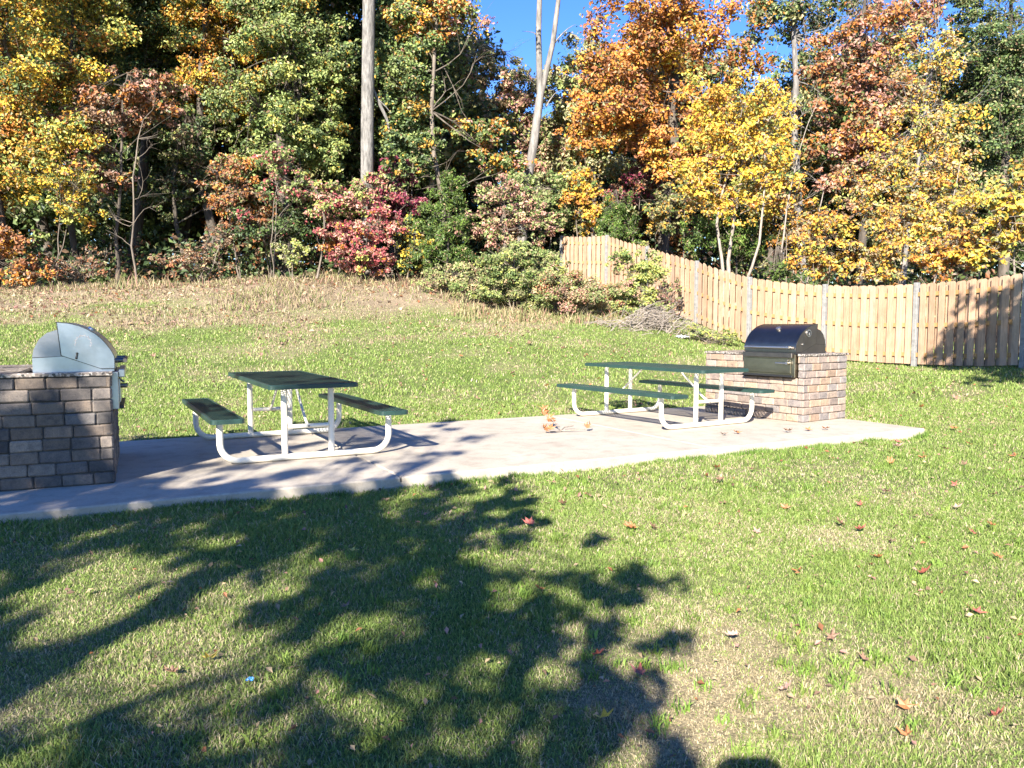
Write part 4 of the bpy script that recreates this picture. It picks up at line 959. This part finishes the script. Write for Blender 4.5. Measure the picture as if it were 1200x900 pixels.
def scrap(name, label, cat, loc, sz, m):
    bm = bmesh.new(); bmesh.ops.create_grid(bm, x_segments=7, y_segments=7, size=.5)
    for v in bm.verts: v.co.z = random.uniform(0, .35) * (1 - abs(v.co.x)); v.co.x += random.uniform(-.09, .09); v.co.y += random.uniform(-.09, .09)
    me = bpy.data.meshes.new(name); bm.to_mesh(me); bm.free(); me.materials.append(m)
    o = bpy.data.objects.new(name, me); COL.objects.link(o); o.location = loc; o.scale = (sz, sz, sz); tag(o, label, cat)
p = on_ground(799, 397); scrap('plastic_scrap', 'crumpled pale plastic scrap on the bank right of the stick heap', 'litter', (p[0], p[1], p[2] + .02), .3, M_PLASTIC)
p = on_ground(293, 809); scrap('wrapper_scrap', 'tiny blue wrapper scrap in the shaded grass', 'litter', (p[0], p[1], p[2] + .045), .03, M_BLUE)

# ------------------------------------------------------------------ trees standing outside the picture that shade it
def sun_back(x, y, z):
    zg = max(h1(x, y), -.4)
    if 0 > slab_uv(x, y)[0] > -SLAB_L and 0 < slab_uv(x, y)[1] < SLAB_W: zg = 0
    s = (z - zg) / math.tan(SUN_EL); return (x - s * math.sin(SUN_AZ), y - s * math.cos(SUN_AZ), z)
cl = []
HOLES = [on_ground(*h)[:2] for h in ((60, 663), (120, 683), (207, 700), (40, 717), (60, 797), (187, 843), (40, 843), (240, 800), (413, 757), (373, 810), (427, 640), (527, 652), (613, 803), (480, 863), (267, 737), (320, 843), (110, 765), (590, 700), (650, 640), (150, 655))]
def shade(x, y, z, r, force=False):
    if not force and any(((x - hx) / (r * .9 + .14)) ** 2 + ((y - hy) / (r * 1.4 + .16)) ** 2 < 1 for hx, hy in HOLES): return
    
    for _ in range(2 if not force else 3 if z < 4 else 1): cl.append((*(np.array(sun_back(x, y, z)) + rng.normal(size=3) * r * .75), r * random.uniform(.42, .75)))
for k in range(60): shade(random.uniform(-1.5, -.05), random.uniform(2.3, 4.3), random.uniform(3.2, 5.2), random.uniform(.12, .24))
for k in range(235):                                        # thick middle of the shadow
    x = random.uniform(-3.4, -.1); y = random.uniform(2.2, 6.5); z = random.uniform(3.2, 6.0); shade(x, y, z, random.uniform(.13, .26))
for x, y in ((-.3, 6.6), (-.05, 6.5), (-.6, 6.9), (.05, 5.9), (-.2, 5.6), (0, 3.2), (.12, 3.6), (.2, 4.2), (.42, 4.15), (.6, 4.5), (.68, 4.75), (.48, 4.6), (.2, 2.75), (.42, 3.2), (.4, 3.5), (.45, 2.75), (.3, 3.0), (.5, 2.95), (.35, 3.35), (.15, 2.9), (.55, 3.9), (.3, 4.6), (-.1, 2.6), (0, 3.9), (-.1, 4.6), (-.35, 5.1)):
    shade(x, y, random.uniform(2.9, 3.8), random.uniform(.11, .18), True)
for k in range(66):                                         # looser left side
    x = random.uniform(-5.2, -2.6); y = random.uniform(2.8, 6.6); shade(x, y, random.uniform(3.6, 6.5), random.uniform(.14, .26))
for k in range(44):                                         # dapples on slab, island and table
    x = random.uniform(-5.0, -.5); y = 5.9 + (x + 3.5) * .5 + random.uniform(.1, 4.2); shade(x, y, random.uniform(4.8, 7.2), random.uniform(.12, .24), True)
for k in range(34): shade(random.uniform(-4.3, -3.0), 6.9 + random.uniform(-.2, 1.0), random.uniform(4.8, 6.5), random.uniform(.14, .24), True)
tx, ty = -4.6, -4.4; tz = h1(tx, ty)
st = empty('oak_tree', (tx, ty, tz)); tag(st, 'leafy oak behind the viewer casting the big shadow on the lawn', 'tree')
o = np.array([tx, ty, tz]); tb = MB(); cl = np.array(cl)
path = limb_path((tx, ty, tz - .2), (tx + .3, ty + .6, 6.6), 0, 9, .02); rad = [.2 - .018 * i for i in range(9)]; tb.tube(path, rad, 10)
mains = []
for k in range(9):
    c = cl[rng.integers(len(cl)), :3]; i = rng.integers(3, 8); lp = limb_path(path[i], path[i] * .3 + c * .7, .12, 7, .05); tb.tube(lp, [.045 * (1 - .1 * t) for t in range(7)], 6); mains.append(lp)
allp = np.array([p for lp in mains for p in lp] + path[4:])
for c in cl:
    j = int(np.argmin(np.linalg.norm(allp - c[:3], axis=1))); tb.tube(limb_path(allp[j], c[:3], .08, 6, .06), [.011, .01, .009, .008, .006, .004], 4)
tb.v = [tuple(np.array(v) - o) for v in tb.v]; tb.build('trunk', BARK_DARK, st, smooth=60)
V, L, TT, C = clump_leaves(cl, [(3, GRN), (2, ORG), (2, LGR)], .1, 36, .72, .9)
np_mesh('crown', V - o, L, TT, LEAF, C, st)
# small tree right of the view shading the end of the fence
st = make_tree('maple_tree', 'small maple beyond the right edge shading the fence', 'tree', (8.1, 8.2), [(7.35, 8.7, 5.3, .95, 1.1, 1.1), (7.9, 9.0, 4.3, .95, 1.0, 1.0), (8.3, 8.8, 4.6, 1.0, 1.0, 1.2), (6.5, 6.9, 4.5, .8, .6, .3, .6), (7.1, 7.4, 4.6, .6, .6, .4, .5)], [(3, GRN), (2, ORG)], (7.9, 8.5, 5.8), .08, BARK_MID, size=.13, density=.8)

# ------------------------------------------------------------------ the photographer, holding the phone just behind the lens
gz0 = h1(0, -.42)
pv = []; pe = []; pr = []
def chain(pts, rad, root=None):
    prev = root
    for p, r in zip(pts, rad):
        pv.append(p); pr.append(r); i = len(pv) - 1
        if prev is not None: pe.append((prev, i))
        prev = i
    return prev
Z = lambda h: gz0 + h
pel = chain([(0, -.42, Z(.95))], [(.16, .11)])
spn = chain([(0, -.42, Z(1.12)), (0, -.42, Z(1.3)), (0, -.42, Z(1.42))], [(.145, .1), (.16, .11), (.12, .09)], pel)
chain([(0, -.41, Z(1.5)), (0, -.39, Z(1.56)), (0, -.385, Z(1.64)), (0, -.39, Z(1.71))], [(.055, .055), (.07, .085), (.078, .1), (.06, .075)], spn)
for s in (-1, 1):
    chain([(s * .1, -.42, Z(.86)), (s * .11, -.42, Z(.5)), (s * .115, -.44, Z(.09)), (s * .12, -.33, Z(.045)), (s * .125, -.24, Z(.03))], [(.095, .095), (.06, .06), (.042, .042), (.04, .035), (.035, .025)], pel)
    wr = chain([(s * .2, -.42, Z(1.4)), (s * .27, -.32, Z(1.2)), (s * .19, -.14, CAM_H - .07), (s * .12, -.055, CAM_H - .02)], [(.06, .06), (.045, .045), (.032, .032), (.026, .03)], spn)
    for k in range(4):
        zf = CAM_H + .03 - .02 * k; f_ = (.95, 1, .95, .8)[k]
        chain([(s * .105, -.03, zf), (s * (.105 - .015 * f_), -.018, zf + .004), (s * (.1 - .03 * f_), -.016, zf + .005)], [(.009, .009), (.0085, .0085), (.007, .007)], wr)
    chain([(s * .1, -.06, CAM_H - .04), (s * .085, -.052, CAM_H - .012), (s * .075, -.045, CAM_H + .008)], [(.012, .012), (.01, .01), (.008, .008)], wr)
me = bpy.data.meshes.new('person'); me.from_pydata(pv, pe, [])
po = bpy.data.objects.new('person', me); COL.objects.link(po)
sm = po.modifiers.new('skin', 'SKIN'); po.modifiers.new('smooth', 'SUBSURF').levels = 1; po.modifiers['smooth'].render_levels = 2
for i, r in enumerate(pr): me.skin_vertices[0].data[i].radius = r
me.skin_vertices[0].data[0].use_root = True
me.materials.append(paint_mat('dark_clothing', (.06, .065, .08), .9)); tag(po, 'person behind the viewpoint casting the small shadow at the bottom edge', 'person')
mb = MB(); mb.box((-.085, -.036, CAM_H - .02), (.085, -.028, CAM_H + .062), .003); ph = mb.build('phone', M_BLACK, None); tag(ph, 'phone held up sideways by the person behind the viewpoint', 'phone')
